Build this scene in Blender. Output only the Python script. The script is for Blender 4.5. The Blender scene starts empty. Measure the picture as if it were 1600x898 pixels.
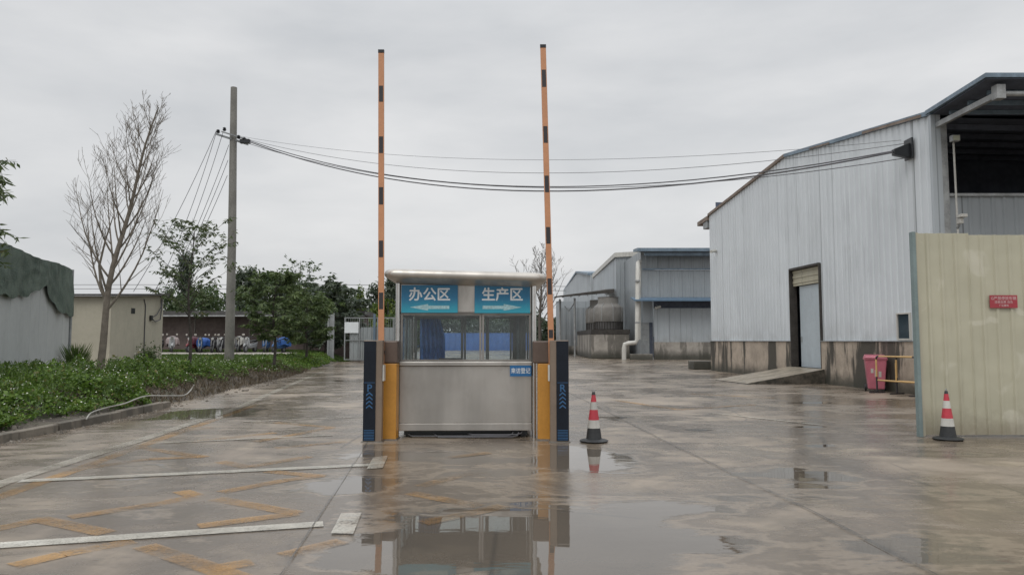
import bpy, math, random
import numpy as np
from mathutils import Vector, Matrix, noise as mnoise

random.seed(7); RNG = np.random.default_rng(11)
SC = bpy.context.scene
COL = SC.collection
R = math.radians

# ------------------------------------------------------------------ camera
F = 1155.0; EYE = 1.45; PITCH = math.atan(83/1155.0)
cam = bpy.data.cameras.new("camera"); camo = bpy.data.objects.new("camera", cam); COL.objects.link(camo)
camo.location = (0, 0, EYE); camo.rotation_euler = (math.pi/2 + PITCH, 0, 0)
cam.sensor_fit = 'HORIZONTAL'; cam.sensor_width = 36.0; cam.lens = 36.0*F/1600.0
cam.clip_start = 0.05; cam.clip_end = 3000
SC.camera = camo
SC.view_settings.view_transform = 'Standard'
SC.view_settings.look = 'None'; SC.view_settings.exposure = 0; SC.view_settings.gamma = 1

def ray(px, py):
    u = (px-800)/F; v = (449-py)/F
    c, s = math.cos(PITCH), math.sin(PITCH)
    return u, c - v*s, s + v*c
def at(px, py, Y):                 # measured point of the photo at distance Y
    x, y, z = ray(px, py); k = Y/y
    return Vector((x*k, Y, EYE + z*k))
def gd(px, py, z=0.0):             # measured point of the photo on the ground
    x, y, zz = ray(px, py); k = (z-EYE)/zz
    return Vector((x*k, y*k, z))
def sstep(t):
    t = max(0.0, min(1.0, t)); return t*t*(3-2*t)

# ------------------------------------------------------------------ mesh helpers
class MB:
    def __init__(s): s.v = []; s.f = []
    def add(s, vs, fs):
        n = len(s.v); s.v += [tuple(p) for p in vs]; s.f += [tuple(i+n for i in f) for f in fs]; return s
    def box(s, x0, x1, y0, y1, z0, z1):
        return s.add([(x0,y0,z0),(x1,y0,z0),(x1,y1,z0),(x0,y1,z0),(x0,y0,z1),(x1,y0,z1),(x1,y1,z1),(x0,y1,z1)],
                     [(0,3,2,1),(4,5,6,7),(0,1,5,4),(1,2,6,5),(2,3,7,6),(3,0,4,7)])
    def hexa(s, p):                # 4 bottom (ccw from above) + 4 top
        return s.add(p, [(0,3,2,1),(4,5,6,7),(0,1,5,4),(1,2,6,5),(2,3,7,6),(3,0,4,7)])
    def prism(s, poly, d, off):    # poly = list of Vector, extruded by off vector
        n = len(poly); off = Vector(off)
        vs = [Vector(p) for p in poly] + [Vector(p)+off for p in poly]
        fs = [tuple(range(n)), tuple(range(2*n-1, n-1, -1))]
        for i in range(n):
            j = (i+1) % n; fs.append((i, i+n, j+n, j))
        return s.add(vs, fs)
    def tube(s, pts, radii, sides=8, cap=True):
        pts = [Vector(p) for p in pts]
        if not isinstance(radii, (list, tuple)): radii = [radii]*len(pts)
        n0 = len(s.v); up = Vector((0,0,1))
        prev = None
        for i, p in enumerate(pts):
            d = (pts[min(i+1, len(pts)-1)] - pts[max(i-1, 0)])
            if d.length < 1e-9: d = Vector((0,0,1))
            d.normalize()
            if prev is None:
                a = d.orthogonal().normalized()
            else:
                a = (prev - d*prev.dot(d))
                a = a.normalized() if a.length > 1e-6 else d.orthogonal().normalized()
            prev = a; b = d.cross(a)
            for k in range(sides):
                t = 2*math.pi*k/sides
                s.v.append(tuple(p + (a*math.cos(t)+b*math.sin(t))*radii[i]))
        for i in range(len(pts)-1):
            for k in range(sides):
                k2 = (k+1) % sides
                s.f.append((n0+i*sides+k, n0+i*sides+k2, n0+(i+1)*sides+k2, n0+(i+1)*sides+k))
        if cap:
            s.f.append(tuple(n0+k for k in range(sides-1, -1, -1)))
            m = n0+(len(pts)-1)*sides; s.f.append(tuple(m+k for k in range(sides)))
        return s
    def lathe(s, cx, cy, prof, sides=24):      # prof = [(r,z)...] bottom->top
        n0 = len(s.v)
        for r, z in prof:
            for k in range(sides):
                t = 2*math.pi*k/sides; s.v.append((cx+r*math.cos(t), cy+r*math.sin(t), z))
        for i in range(len(prof)-1):
            for k in range(sides):
                k2 = (k+1) % sides
                s.f.append((n0+i*sides+k, n0+i*sides+k2, n0+(i+1)*sides+k2, n0+(i+1)*sides+k))
        s.f.append(tuple(n0+k for k in range(sides-1, -1, -1)))
        m = n0+(len(prof)-1)*sides; s.f.append(tuple(m+k for k in range(sides)))
        return s

WM = {}                            # world matrices of roots (kept by hand)
def mesh_obj(name, v, f, mat, parent=None, world=False, smooth=False, bevel=0):
    if isinstance(v, MB): f = v.f; v = v.v
    if world and parent is not None:
        inv = WM[parent.name].inverted(); v = [tuple(inv @ Vector(p)) for p in v]
    me = bpy.data.meshes.new(name); me.from_pydata(v, [], f); me.update()
    if smooth:
        me.shade_smooth(); me.set_sharp_from_angle(angle=R(40))
    if mat is not None: me.materials.append(mat)
    o = bpy.data.objects.new(name, me); COL.objects.link(o)
    if parent is not None: o.parent = parent; WM[o.name] = WM[parent.name]
    else: WM[o.name] = Matrix()
    if bevel:
        b = o.modifiers.new("bevel", 'BEVEL'); b.width = bevel; b.segments = 2; b.limit_method = 'ANGLE'
    return o
def part(name, mb, mat, parent, world=True, **k): return mesh_obj(name, mb, None, mat, parent, world, **k)
def tag(o, label, cat, group=None, kind=None):
    if label: o['label'] = label
    if cat: o['category'] = cat
    if group: o['group'] = group
    if kind: o['kind'] = kind
    return o
def thing(name, label, cat, loc=(0,0,0), rz=0.0, group=None):
    o = bpy.data.objects.new(name, None); COL.objects.link(o)
    o.empty_display_size = 0.2
    o.location = loc; o.rotation_euler = (0,0,rz)
    WM[o.name] = Matrix.Translation(Vector(loc)) @ Matrix.Rotation(rz, 4, 'Z')
    return tag(o, label, cat, group)
def struct(name, mb, mat, **k):
    o = mesh_obj(name, mb, None, mat, **k); o['kind'] = 'structure'; return o
def dup(root, loc, rz=0.0, label=None, group=None, scale=1.0):
    kids = {}
    for o in bpy.data.objects:
        if o.parent: kids.setdefault(o.parent.name, []).append(o)
    def cp(o, par):
        c = o.copy(); COL.objects.link(c); c.parent = par
        for ch in kids.get(o.name, []): cp(ch, c)
        return c
    c = cp(root, None); c.location = loc; c.rotation_euler = (0,0,rz); c.scale = (scale,)*3
    WM[c.name] = Matrix.Translation(Vector(loc)) @ Matrix.Rotation(rz, 4, 'Z')
    if label: c['label'] = label
    if group: c['group'] = group
    return c

# ------------------------------------------------------------------ material helpers
class NT:
    def __init__(s, name):
        s.m = bpy.data.materials.new(name); s.m.use_nodes = True
        s.t = s.m.node_tree; s.t.nodes.clear()
        s.out = s.t.nodes.new('ShaderNodeOutputMaterial')
        s.geo = s.t.nodes.new('ShaderNodeNewGeometry').outputs['Position']
    def _set(s, sock, v):
        if v is None: return
        if hasattr(v, 'is_linked') or isinstance(v, bpy.types.NodeSocket): s.t.links.new(v, sock)
        else:
            if isinstance(v, (tuple, list)) and len(v) == 3 and sock.type == 'RGBA': v = (*v, 1)
            sock.default_value = v
    def math(s, op, a, b=None, c=None, clamp=False):
        n = s.t.nodes.new('ShaderNodeMath'); n.operation = op; n.use_clamp = clamp
        s._set(n.inputs[0], a); s._set(n.inputs[1], b); s._set(n.inputs[2], c); return n.outputs[0]
    def mix(s, fac, a, b, mode='MIX'):
        n = s.t.nodes.new('ShaderNodeMix'); n.data_type = 'RGBA'; n.blend_type = mode
        s._set(n.inputs[0], fac); s._set(n.inputs[6], a); s._set(n.inputs[7], b); return n.outputs[2]
    def lerp(s, fac, a, b):
        n = s.t.nodes.new('ShaderNodeMix'); n.data_type = 'FLOAT'
        s._set(n.inputs[0], fac); s._set(n.inputs[2], a); s._set(n.inputs[3], b); return n.outputs[0]
    def noise(s, scale, detail=4, rough=0.55, dist=0.0, vec=None, sx=None, off=None):
        v = vec if vec is not None else s.geo
        if sx is not None or off is not None:
            mp = s.t.nodes.new('ShaderNodeMapping'); s._set(mp.inputs['Vector'], v)
            if sx is not None: mp.inputs['Scale'].default_value = sx
            if off is not None: mp.inputs['Location'].default_value = off
            v = mp.outputs[0]
        n = s.t.nodes.new('ShaderNodeTexNoise'); s._set(n.inputs['Vector'], v)
        n.inputs['Scale'].default_value = scale; n.inputs['Detail'].default_value = detail
        n.inputs['Roughness'].default_value = rough; n.inputs['Distortion'].default_value = dist
        return n.outputs['Fac']
    def voro(s, scale, feature='DISTANCE_TO_EDGE'):
        n = s.t.nodes.new('ShaderNodeTexVoronoi'); n.feature = feature
        s._set(n.inputs['Vector'], s.geo); n.inputs['Scale'].default_value = scale; return n.outputs[0]
    def ramp(s, fac, lo, hi, a=0.0, b=1.0):
        n = s.t.nodes.new('ShaderNodeMapRange'); n.interpolation_type = 'SMOOTHSTEP'
        s._set(n.inputs[0], fac)
        n.inputs[1].default_value = lo; n.inputs[2].default_value = hi
        n.inputs[3].default_value = a; n.inputs[4].default_value = b; return n.outputs[0]
    def sep(s, v=None):
        n = s.t.nodes.new('ShaderNodeSeparateXYZ'); s._set(n.inputs[0], v if v is not None else s.geo); return n.outputs
    def bump(s, h, strength=0.3, dist=0.01):
        n = s.t.nodes.new('ShaderNodeBump'); s._set(n.inputs['Height'], h)
        s._set(n.inputs['Strength'], strength); n.inputs['Distance'].default_value = dist; return n.outputs[0]
    def bsdf(s, col, rough=0.6, metal=0.0, normal=None, spec=0.5, alpha=None, link=True, emit=None, trans=None):
        n = s.t.nodes.new('ShaderNodeBsdfPrincipled')
        s._set(n.inputs['Base Color'], col); s._set(n.inputs['Roughness'], rough)
        s._set(n.inputs['Metallic'], metal); s._set(n.inputs['Normal'], normal)
        s._set(n.inputs['Specular IOR Level'], spec)
        if alpha is not None: s._set(n.inputs['Alpha'], alpha)
        if emit: s._set(n.inputs['Emission Color'], emit[0]); n.inputs['Emission Strength'].default_value = emit[1]
        if link: s.t.links.new(n.outputs[0], s.out.inputs[0])
        return n.outputs[0]
    def surf(s, sh): s.t.links.new(sh, s.out.inputs[0])
    def shmix(s, fac, a, b):
        n = s.t.nodes.new('ShaderNodeMixShader'); s._set(n.inputs[0], fac)
        s.t.links.new(a, n.inputs[1]); s.t.links.new(b, n.inputs[2]); return n.outputs[0]

def plain(name, c, rough=0.6, metal=0.0, var=0.12, scale=3.0, grime=0.0):
    n = NT(name); a = n.noise(scale, 5, 0.6); b = n.noise(scale*9, 3, 0.6)
    k = n.ramp(n.math('ADD', n.math('MULTIPLY', a, 0.65), n.math('MULTIPLY', b, 0.35)), 0.3, 0.7)
    dark = tuple(x*(1-var) for x in c); lite = tuple(min(1, x*(1+var)) for x in c)
    col = n.mix(k, dark, lite)
    if grime:
        g = n.ramp(n.noise(2.2, 6, 0.65, 0.3, sx=(1,1,0.25), off=(3,1,2)), 0.48, 0.75)
        col = n.mix(n.math('MULTIPLY', g, grime), col, tuple(x*0.35 for x in c))
    n.bsdf(col, n.lerp(k, min(1, rough*1.1), rough*0.85), metal)
    return n.m

# ---- wet concrete yard: the same wetness drives the bare concrete and the paint on it
PUDDLES = [(-0.35, 5.7, 1.0, 1.1, .8), (0.85, 5.4, 1.0, 1.1, .75), (1.15, 9.2, .55, .9, .7), (-0.9, 9.7, 1.3, .7, .40), (0.75, 9.4, .5, .9, .7), (-0.8, 8.4, 1.5, .9, .42), (1.9, 6.9, .9, .35, .5), (2.6, 5.2, .6, .5, .45), (2.0, 14.2, .7, .3, .5), (5.8, 9.6, .8, .25, .45), (6.8, 17.5, .9, .4, .45),
           (-6.1, 15.0, 1.0, 1.4, .9), (3.0, 8.2, 1.2, .5, .3), (-1.6, 7.6, .5, .4, .4),
           (3.2, 12.2, 1.0, .3, .5), (4.3, 10.4, .45, .25, .5), (4.6, 16.2, 1.0, .5, .4), (-3.6, 26, 2.5, 3, .35), (5.0, 12.6, .5, .2, .5)]
def wet(n):
    xyz = n.sep()
    base = n.math('ADD', n.math('MULTIPLY', n.noise(0.42, 7, 0.62, 0.6), 0.62), n.math('MULTIPLY', n.noise(1.7, 6, 0.65, 0.4, sx=(0.55,1.3,1), off=(5,9,0)), 0.38))
    acc = None
    for (cx, cy, rx, ry, w) in PUDDLES:
        dx = n.math('DIVIDE', n.math('SUBTRACT', xyz[0], cx), rx); dy = n.math('DIVIDE', n.math('SUBTRACT', xyz[1], cy), ry)
        d = n.math('ADD', n.math('MULTIPLY', dx, dx), n.math('MULTIPLY', dy, dy))
        g = n.math('MULTIPLY', n.math('EXPONENT', n.math('MULTIPLY', d, -1.0)), w*0.30)
        acc = g if acc is None else n.math('ADD', acc, g)
    lvl = n.math('ADD', base, acc)
    pud = n.ramp(lvl, 0.595, 0.650)
    damp = n.ramp(lvl, 0.38, 0.56)
    return base, lvl, damp, pud
def wet_finish(n, col_dry, alpha=None, wetdark=0.50, paint=False):
    base, lvl, damp, pud = wet(n)
    col = n.mix(damp, col_dry, n.mix(1.0, col_dry, (wetdark, wetdark*0.97, wetdark*0.93), 'MULTIPLY'))
    silt = n.math('MULTIPLY', n.ramp(lvl, 0.565, 0.598), n.math('SUBTRACT', 1.0, pud))
    col = n.mix(n.math('MULTIPLY', silt, 0.35), col, (0.38, 0.31, 0.235))
    col = n.mix(n.math('MULTIPLY', pud, 0.45 if not paint else 0.35), col, (0.085, 0.078, 0.068))
    fine = n.noise(70, 3, 0.7); mid = n.noise(9, 4, 0.6)
    rough = n.lerp(damp, 0.46, 0.20)
    rough = n.math('ADD', rough, n.math('MULTIPLY', n.math('SUBTRACT', mid, 0.5), 0.22))
    rough = n.lerp(pud, rough, 0.025)
    h = n.math('ADD', n.math('MULTIPLY', fine, 0.5), n.math('MULTIPLY', mid, 1.2))
    dry = n.math('SUBTRACT', 1.0, pud)
    rip = n.math('MULTIPLY', n.noise(3.0, 2, 0.5, 0.0, sx=(0.7,1.6,1)), 0.09)
    hh = n.math('ADD', n.math('MULTIPLY', h, n.math('MULTIPLY', dry, n.lerp(damp, 0.5, 0.20))), rip)
    nrm = n.bump(hh, 0.45, 0.02)
    sh = n.bsdf(col, rough, 0, nrm, spec=0.5, link=False)
    if alpha is None: n.surf(sh)
    else:
        tr = n.t.nodes.new('ShaderNodeBsdfTransparent').outputs[0]
        n.surf(n.shmix(alpha, tr, sh))
    return n
def mat_ground():
    n = NT('wet_concrete')
    a = n.noise(0.16, 5, 0.6, 0.4); b = n.noise(0.9, 6, 0.65, 0.8, off=(4,4,0)); c = n.noise(30, 3, 0.7)
    col = n.mix(n.ramp(a, 0.35, 0.65), (0.262, 0.215, 0.168), (0.352, 0.290, 0.226))
    col = n.mix(n.math('MULTIPLY', n.ramp(b, 0.50, 0.64), 0.6), col, (0.44, 0.365, 0.275))
    col = n.mix(n.math('MULTIPLY', n.ramp(n.noise(0.7, 6, 0.7, 1.0, off=(9,2,0)), 0.55, 0.70), 0.5), col, (0.17, 0.145, 0.115))
    col = n.mix(n.math('MULTIPLY', n.ramp(c, 0.4, 0.8), 0.25), col, (0.16, 0.15, 0.13))
    # tyre tracks and dirt streaks running along the yard
    st = n.noise(2.0, 4, 0.6, 0.2, sx=(1.0, 0.12, 1), off=(2,0,0))
    col = n.mix(n.math('MULTIPLY', n.ramp(st, 0.55, 0.75), 0.35), col, (0.13, 0.115, 0.10))
    # hairline cracks
    cr = n.voro(0.45); crm = n.math('MULTIPLY', n.ramp(cr, 0.0, 0.012, 1, 0), n.ramp(n.noise(0.3, 2, off=(7,0,0)), 0.5, 0.6))
    col = n.mix(n.math('MULTIPLY', crm, 0.6), col, (0.06, 0.055, 0.05))
    grit = n.voro(42, 'F1'); col = n.mix(n.math('MULTIPLY', n.ramp(grit, 0.06, 0.16, 1, 0), 0.45), col, (0.10, 0.085, 0.07))
    # patch repairs and big slabs of slightly different age
    pt = n.noise(0.11, 1, 0.5, 0.0, off=(3,8,0)); col = n.mix(n.ramp(pt, 0.52, 0.54, 0, 0.35), col, (0.20, 0.165, 0.135))
    for ox, ww in ((3.9, 0.16), (5.5, 0.16), (-3.4, 0.14), (-4.9, 0.14)):   # tyre tracks
        x_ = n.math('ADD', n.sep()[0], n.math('MULTIPLY', n.noise(0.10, 2, 0.5), 1.6))
        tk = n.ramp(n.math('ABSOLUTE', n.math('SUBTRACT', x_, ox+.8)), ww*.6, ww*1.4, 1, 0)
        col = n.mix(n.math('MULTIPLY', n.math('MULTIPLY', tk, n.ramp(n.noise(1.1, 5, 0.7), 0.4, 0.6)), 0.38), col, (0.12, 0.10, 0.08))
    wet_finish(n, col); return n.m
def mat_paint(name, c, wear_lo, wear_hi, amax=1.0):
    n = NT(name)
    w = n.math('ADD', n.math('MULTIPLY', n.noise(1.1, 4, 0.6, 0.4, off=(1,3,0)), 0.6), n.math('MULTIPLY', n.noise(28, 5, 0.8), 0.4))
    al = n.ramp(w, wear_lo, wear_hi)
    al = n.math('MULTIPLY', n.math('MULTIPLY', al, n.ramp(n.noise(60, 3, 0.7), 0.30, 0.55, 0.55, 1.0)), amax)
    col = n.mix(n.ramp(n.noise(5, 5, 0.6), 0.3, 0.7), tuple(x*0.72 for x in c), c)
    wet_finish(n, col, alpha=al, wetdark=0.72, paint=True); return n.m

def mat_sheet(name, c, streak=0.35, rough=0.42, blotch=(0.25,0.27,0.28)):
    n = NT(name); xyz = n.sep()
    st = n.noise(2.2, 5, 0.6, 0.15, sx=(1,1,0.12)); st2 = n.noise(10, 4, 0.6, 0.0, sx=(1,1,0.03), off=(3,3,0))
    big = n.noise(0.35, 4, 0.6, 0.4, off=(2,7,1))
    # sheet to sheet tone steps
    vt = n.t.nodes.new('ShaderNodeTexWhiteNoise'); vt.noise_dimensions = '1D'
    n._set(vt.inputs['W'], n.math('FLOOR', n.math('MULTIPLY', n.math('ADD', xyz[0], n.math('MULTIPLY', xyz[1], 1.07)), 1.15)))
    col = n.mix(n.ramp(big, 0.3, 0.7), tuple(x*0.93 for x in c), tuple(min(1,x*1.04) for x in c))
    col = n.mix(n.math('MULTIPLY', vt.outputs[0], 0.30), col, tuple(x*0.80 for x in c))
    col = n.mix(n.math('MULTIPLY', n.ramp(st, 0.50, 0.75), streak*0.7), col, blotch)
    col = n.mix(n.math('MULTIPLY', n.math('MULTIPLY', n.ramp(st2, 0.56, 0.66), n.ramp(n.noise(0.5, 3, 0.5, off=(8,1,4)), 0.5, 0.62)), streak*1.3), col, blotch)
    fr_ = n.math('FRACT', n.math('MULTIPLY', n.math('ADD', xyz[0], n.math('MULTIPLY', xyz[1], 1.07)), 1.15))
    col = n.mix(n.math('MULTIPLY', n.ramp(fr_, 0.02, 0.055, 1, 0), n.math('MULTIPLY', vt.outputs[0], 0.95)), col, tuple(x*0.25 for x in c))
    low = n.ramp(xyz[2], 1.3, 2.4, 0.25, 0.0)
    col = n.mix(n.math('MULTIPLY', low, n.ramp(n.noise(1.2, 5, 0.6), 0.35, 0.6)), col, (0.20,0.19,0.17))
    n.bsdf(col, n.lerp(n.ramp(st, 0.4, 0.7), rough, rough+0.2), 0.0, n.bump(n.noise(5, 3, 0.5), 0.15, 0.02)); return n.m
def mat_stained(name, c=(0.46,0.385,0.31), moss=0.92, zt=1.45):
    n = NT(name); xyz = n.sep()
    a = n.noise(1.6, 6, 0.65, 0.3); b = n.noise(20, 4, 0.7)
    col = n.mix(n.ramp(a, 0.3, 0.7), tuple(x*0.75 for x in c), tuple(x*1.15 for x in c))
    col = n.mix(n.math('MULTIPLY', n.ramp(b, 0.45, 0.7), 0.35), col, tuple(x*0.6 for x in c))
    run = n.noise(0.85, 4, 0.6, 0.35, sx=(1,1,0.13), off=(0.5,2,0)); fr = n.noise(5.5, 5, 0.7, 0.2, sx=(1,1,0.2))
    m = n.ramp(n.math('ADD', n.math('MULTIPLY', run, 0.8), n.math('MULTIPLY', fr, 0.2)), 0.50, 0.555)
    col = n.mix(n.math('MULTIPLY', m, moss), col, (0.045,0.042,0.034))
    foot = n.math('MULTIPLY', n.ramp(n.math('ADD', xyz[2], n.math('MULTIPLY', n.noise(2.5, 5, 0.7), 0.5)), 0.2*zt, 0.55*zt, 1, 0), 0.9)
    col = n.mix(foot, col, (0.05,0.05,0.038))
    n.bsdf(col, 0.75, 0, n.bump(n.math('ADD', a, b), 0.5, 0.02)); return n.m
def mat_steel(name, c=(0.46,0.44,0.41), rough=0.36, metal=0.85):
    n = NT(name); g = n.noise(1.7, 3, 0.5, 0.2, sx=(1.5,1.5,0.25)); br = n.noise(40, 3, 0.6, sx=(1,1,0.02))
    sm = n.ramp(n.noise(3.3, 6, 0.7, 0.5, sx=(1,1,0.6)), 0.45, 0.75)
    col = n.mix(n.ramp(g, 0.3, 0.7), tuple(x*0.82 for x in c), tuple(x*1.12 for x in c))
    col = n.mix(n.math('MULTIPLY', sm, 0.25), col, tuple(x*0.6 for x in c))
    ro = n.math('ADD', n.math('MULTIPLY', br, 0.14), n.lerp(sm, rough-0.05, rough+0.12))
    n.bsdf(col, ro, metal, n.bump(n.noise(1.6, 2, 0.5), 0.25, 0.05)); return n.m
def mat_leaf(name, c1, c2, c3=None, rough=0.5, tr=0.25):
    n = NT(name); at_ = n.t.nodes.new('ShaderNodeAttribute'); at_.attribute_name = 'rnd'
    f = at_.outputs['Fac']; big = n.noise(0.9, 3, 0.6)
    col = n.mix(n.ramp(n.math('ADD', n.math('MULTIPLY', f, 0.6), n.math('MULTIPLY', big, 0.4)), 0.15, 0.85), c1, c2)
    if c3: col = n.mix(n.ramp(f, 0.9, 0.97), col, c3)
    s1 = n.bsdf(col, rough, 0, spec=0.35, link=False)
    t = n.t.nodes.new('ShaderNodeBsdfTranslucent'); n._set(t.inputs[0], n.mix(0.5, col, (0.12,0.2,0.03)))
    n.surf(n.shmix(tr, s1, t.outputs[0])); return n.m
def mat_glass(name, tint=(0.80,0.86,0.86), refl=1.0, dirt=0.10):
    n = NT(name); fr = n.t.nodes.new('ShaderNodeFresnel'); fr.inputs[0].default_value = 1.5
    t = n.t.nodes.new('ShaderNodeBsdfTransparent'); t.inputs[0].default_value = (*tint,1)
    g = n.t.nodes.new('ShaderNodeBsdfGlossy'); g.inputs['Roughness'].default_value = 0.03; g.inputs[0].default_value = (0.9,0.93,0.95,1)
    a = n.shmix(n.math('MULTIPLY', fr.outputs[0], 1.6*refl, clamp=True), t.outputs[0], g.outputs[0])
    d = n.t.nodes.new('ShaderNodeBsdfDiffuse'); d.inputs[0].default_value = (0.32,0.32,0.30,1)
    n.surf(n.shmix(n.math('MULTIPLY', n.ramp(n.noise(4, 6, 0.7, 0.4), 0.35, 0.75), dirt), a, d.outputs[0])); return n.m
def mat_soil():
    n = NT('soil'); a = n.noise(1.2, 6, 0.65, 0.3); b = n.noise(14, 5, 0.7); xyz = n.sep()
    col = n.mix(n.ramp(a, 0.35, 0.65), (0.055,0.045,0.036), (0.12,0.10,0.078))
    col = n.mix(n.math('MULTIPLY', n.ramp(b, 0.5, 0.72), 0.5), col, (0.17,0.145,0.11))
    col = n.mix(n.math('MULTIPLY', n.ramp(n.noise(2.5, 5, 0.7, off=(6,1,0)), 0.52, 0.66), 0.8), col, (0.045,0.065,0.022))
    n.bsdf(col, 0.75, 0, n.bump(n.math('ADD', n.math('MULTIPLY', a, 2.0), b), 0.9, 0.05)); return n.m
def mat_net():
    n = NT('shade_net')
    a = n.noise(1.4, 5, 0.6, 0.5); b = n.noise(26, 3, 0.7); sp = n.voro(38, 'F1')
    col = n.mix(n.ramp(a, 0.3, 0.7), (0.055,0.085,0.066), (0.115,0.155,0.122))
    col = n.mix(n.math('MULTIPLY', n.ramp(b, 0.5, 0.7), 0.7), col, (0.19,0.22,0.19))
    col = n.mix(n.ramp(n.noise(3.5, 4, .6, 1.0, sx=(1,1,.5)), .55, .7, 0, .6), col, (0.03,0.045,0.035))
    n.bsdf(col, 0.8, 0, n.bump(n.math('ADD', sp, b), 0.8, 0.03)); return n.m

def ramp_mat():
    n = NT('ramp_concrete'); nz_ = n.sep(n.t.nodes.new('ShaderNodeNewGeometry').outputs['Normal'])[2]
    a = n.noise(1.6, 6, .65, .3); col = n.mix(n.ramp(a, .3, .7), (0.22,0.19,0.145), (0.36,0.31,0.24))
    col = n.mix(n.math('MULTIPLY', n.ramp(n.noise(2.4, 5, .7, .3, off=(4,4,0)), .5, .65), .5), col, (0.10,0.09,0.07))
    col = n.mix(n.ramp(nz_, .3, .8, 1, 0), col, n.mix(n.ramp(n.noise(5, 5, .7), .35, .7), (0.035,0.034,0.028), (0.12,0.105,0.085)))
    n.bsdf(col, n.lerp(n.ramp(a, .4, .6), .6, .3), 0, n.bump(n.noise(15, 4, .7), .4, .02)); return n.m
M = {}
M['ground'] = mat_ground()
M['white_paint'] = mat_paint('white_road_paint', (0.76,0.74,0.66), 0.34, 0.47, 0.88)
M['faded_paint'] = mat_paint('faded_white_road_paint', (0.58,0.54,0.46), 0.30, 0.54, 0.85)
M['yellow_paint'] = mat_paint('yellow_road_paint', (0.62,0.36,0.13), 0.37, 0.60, 0.72)
M['joint'] = plain('joint_filler', (0.055,0.05,0.045), 0.7, var=0.4, scale=8)
M['kerb'] = mat_stained('kerb_concrete', (0.20,0.175,0.14), 0.5, 0.2)
M['soil'] = mat_soil()
M['path'] = plain('pale_path', (0.36,0.33,0.29), 0.6, var=0.2, scale=1.2, grime=0.3)
M['sheet_white'] = mat_sheet('white_ribbed_steel', (0.66,0.70,0.73), 0.20)
M['sheet_grey'] = mat_sheet('grey_ribbed_steel', (0.34,0.37,0.39), 0.35)
M['sheet_far'] = mat_sheet('pale_ribbed_steel', (0.44,0.48,0.51), 0.25)
M['sheet_cream'] = mat_sheet('cream_ribbed_steel', (0.47,0.44,0.335), 0.16, 0.45, (0.26,0.25,0.17))
nn_ = NT('cream_hoarding_sheet'); xyz_ = nn_.sep()
c1_ = nn_.mix(nn_.ramp(nn_.noise(0.8, 5, 0.6), .3, .7), (0.45,0.435,0.33), (0.51,0.49,0.375))
c1_ = nn_.mix(nn_.math('MULTIPLY', nn_.ramp(nn_.noise(1.0, 4, 0.55, 1.2, off=(1,0,5)), .60, .66), .45), c1_, (0.66,0.64,0.54))  # pale smears of windshield reflection painted into the sheet colour
c1_ = nn_.mix(nn_.math('MULTIPLY', nn_.ramp(nn_.noise(3, 6, 0.7, 0.2, sx=(1,1,0.08)), .52, .72), .30), c1_, (0.24,0.215,0.15))
c1_ = nn_.mix(nn_.math('MULTIPLY', nn_.ramp(nn_.math('ADD', xyz_[2], nn_.math('MULTIPLY', nn_.noise(6, 5, 0.7), .5)), .25, .75, 1, 0), .6), c1_, (0.20,0.165,0.12))
nn_.bsdf(c1_, .42, 0, nn_.bump(nn_.noise(1.6, 2, .5), .5, .06)); M['hoard'] = nn_.m
M['door_panel'] = plain('door_panel', (0.46,0.52,0.56), .45, var=.08, scale=1, grime=.25)
M['sheet_gate'] = mat_sheet('gate_sheet', (0.30,0.33,0.34), 0.3)
M['stained'] = mat_stained('stained_concrete')
M['plinth'] = mat_stained('plinth_concrete', (0.40,0.37,0.33), 0.6, 2.0)
M['flash'] = plain('blue_flashing', (0.17,0.23,0.29), 0.5, var=0.3, scale=1.2, grime=0.4)
M['rust'] = plain('rusty_flashing', (0.20,0.155,0.125), 0.7, var=0.35, scale=2)
M['blue_roof'] = plain('blue_roof', (0.11,0.18,0.26), 0.45, var=0.2)
M['dark_in'] = plain('dark_interior', (0.085,0.10,0.135), 0.8, var=0.3, scale=0.6)  # blacks lifted in the colour itself, standing in for haze
M['beam'] = plain('galvanised_beam', (0.33,0.34,0.34), 0.5, 0.2, var=0.25, grime=0.4)
M['grey_paint'] = plain('grey_painted_steel', (0.26,0.275,0.28), 0.5, var=0.2, grime=0.3)
M['steel'] = mat_steel('brushed_steel')
M['steel_dark'] = mat_steel('dull_steel', (0.30,0.285,0.265), 0.42)
M['chrome'] = mat_steel('polished_steel', (0.62,0.61,0.59), 0.16, 1.0)
M['roof_shell'] = mat_steel('champagne_roof_shell', (0.55,0.52,0.475), 0.30, 0.55)
M['glass'] = mat_glass('window_glass', (0.90,0.93,0.93), 0.45, 0.035)
M['dark_glass'] = plain('dark_glass', (0.035,0.055,0.07), 0.08, var=0.2)
M['sign_blue'] = None
M['white'] = plain('white_vinyl', (0.72,0.76,0.78), 0.5, var=0.06)
M['arrow'] = plain('faded_vinyl', (0.36,0.56,0.60), 0.55, var=0.3, scale=30)
M['blue_cloth'] = plain('blue_cloth', (0.09,0.24,0.62), 0.8, var=0.25, scale=8)
M['black'] = plain('black_plastic', (0.018,0.020,0.023), 0.32, var=0.2)
M['panel_black'] = plain('black_glass_panel', (0.014,0.018,0.026), 0.35, var=0.2)
M['panel_black'].node_tree.nodes['Principled BSDF'].inputs['Specular IOR Level'].default_value = 0.2
M['led_blue'] = plain('blue_print', (0.035,0.12,0.26), 0.4, var=0.1)
M['taupe'] = plain('taupe_painted_steel', (0.215,0.165,0.125), 0.45, var=0.12, grime=0.2)
M['brown'] = plain('brown_painted_steel', (0.115,0.080,0.062), 0.4, var=0.15, grime=0.2)
M['orange_box'] = plain('orange_painted_steel', (0.56,0.265,0.045), 0.38, var=0.10, grime=0.25)
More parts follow.
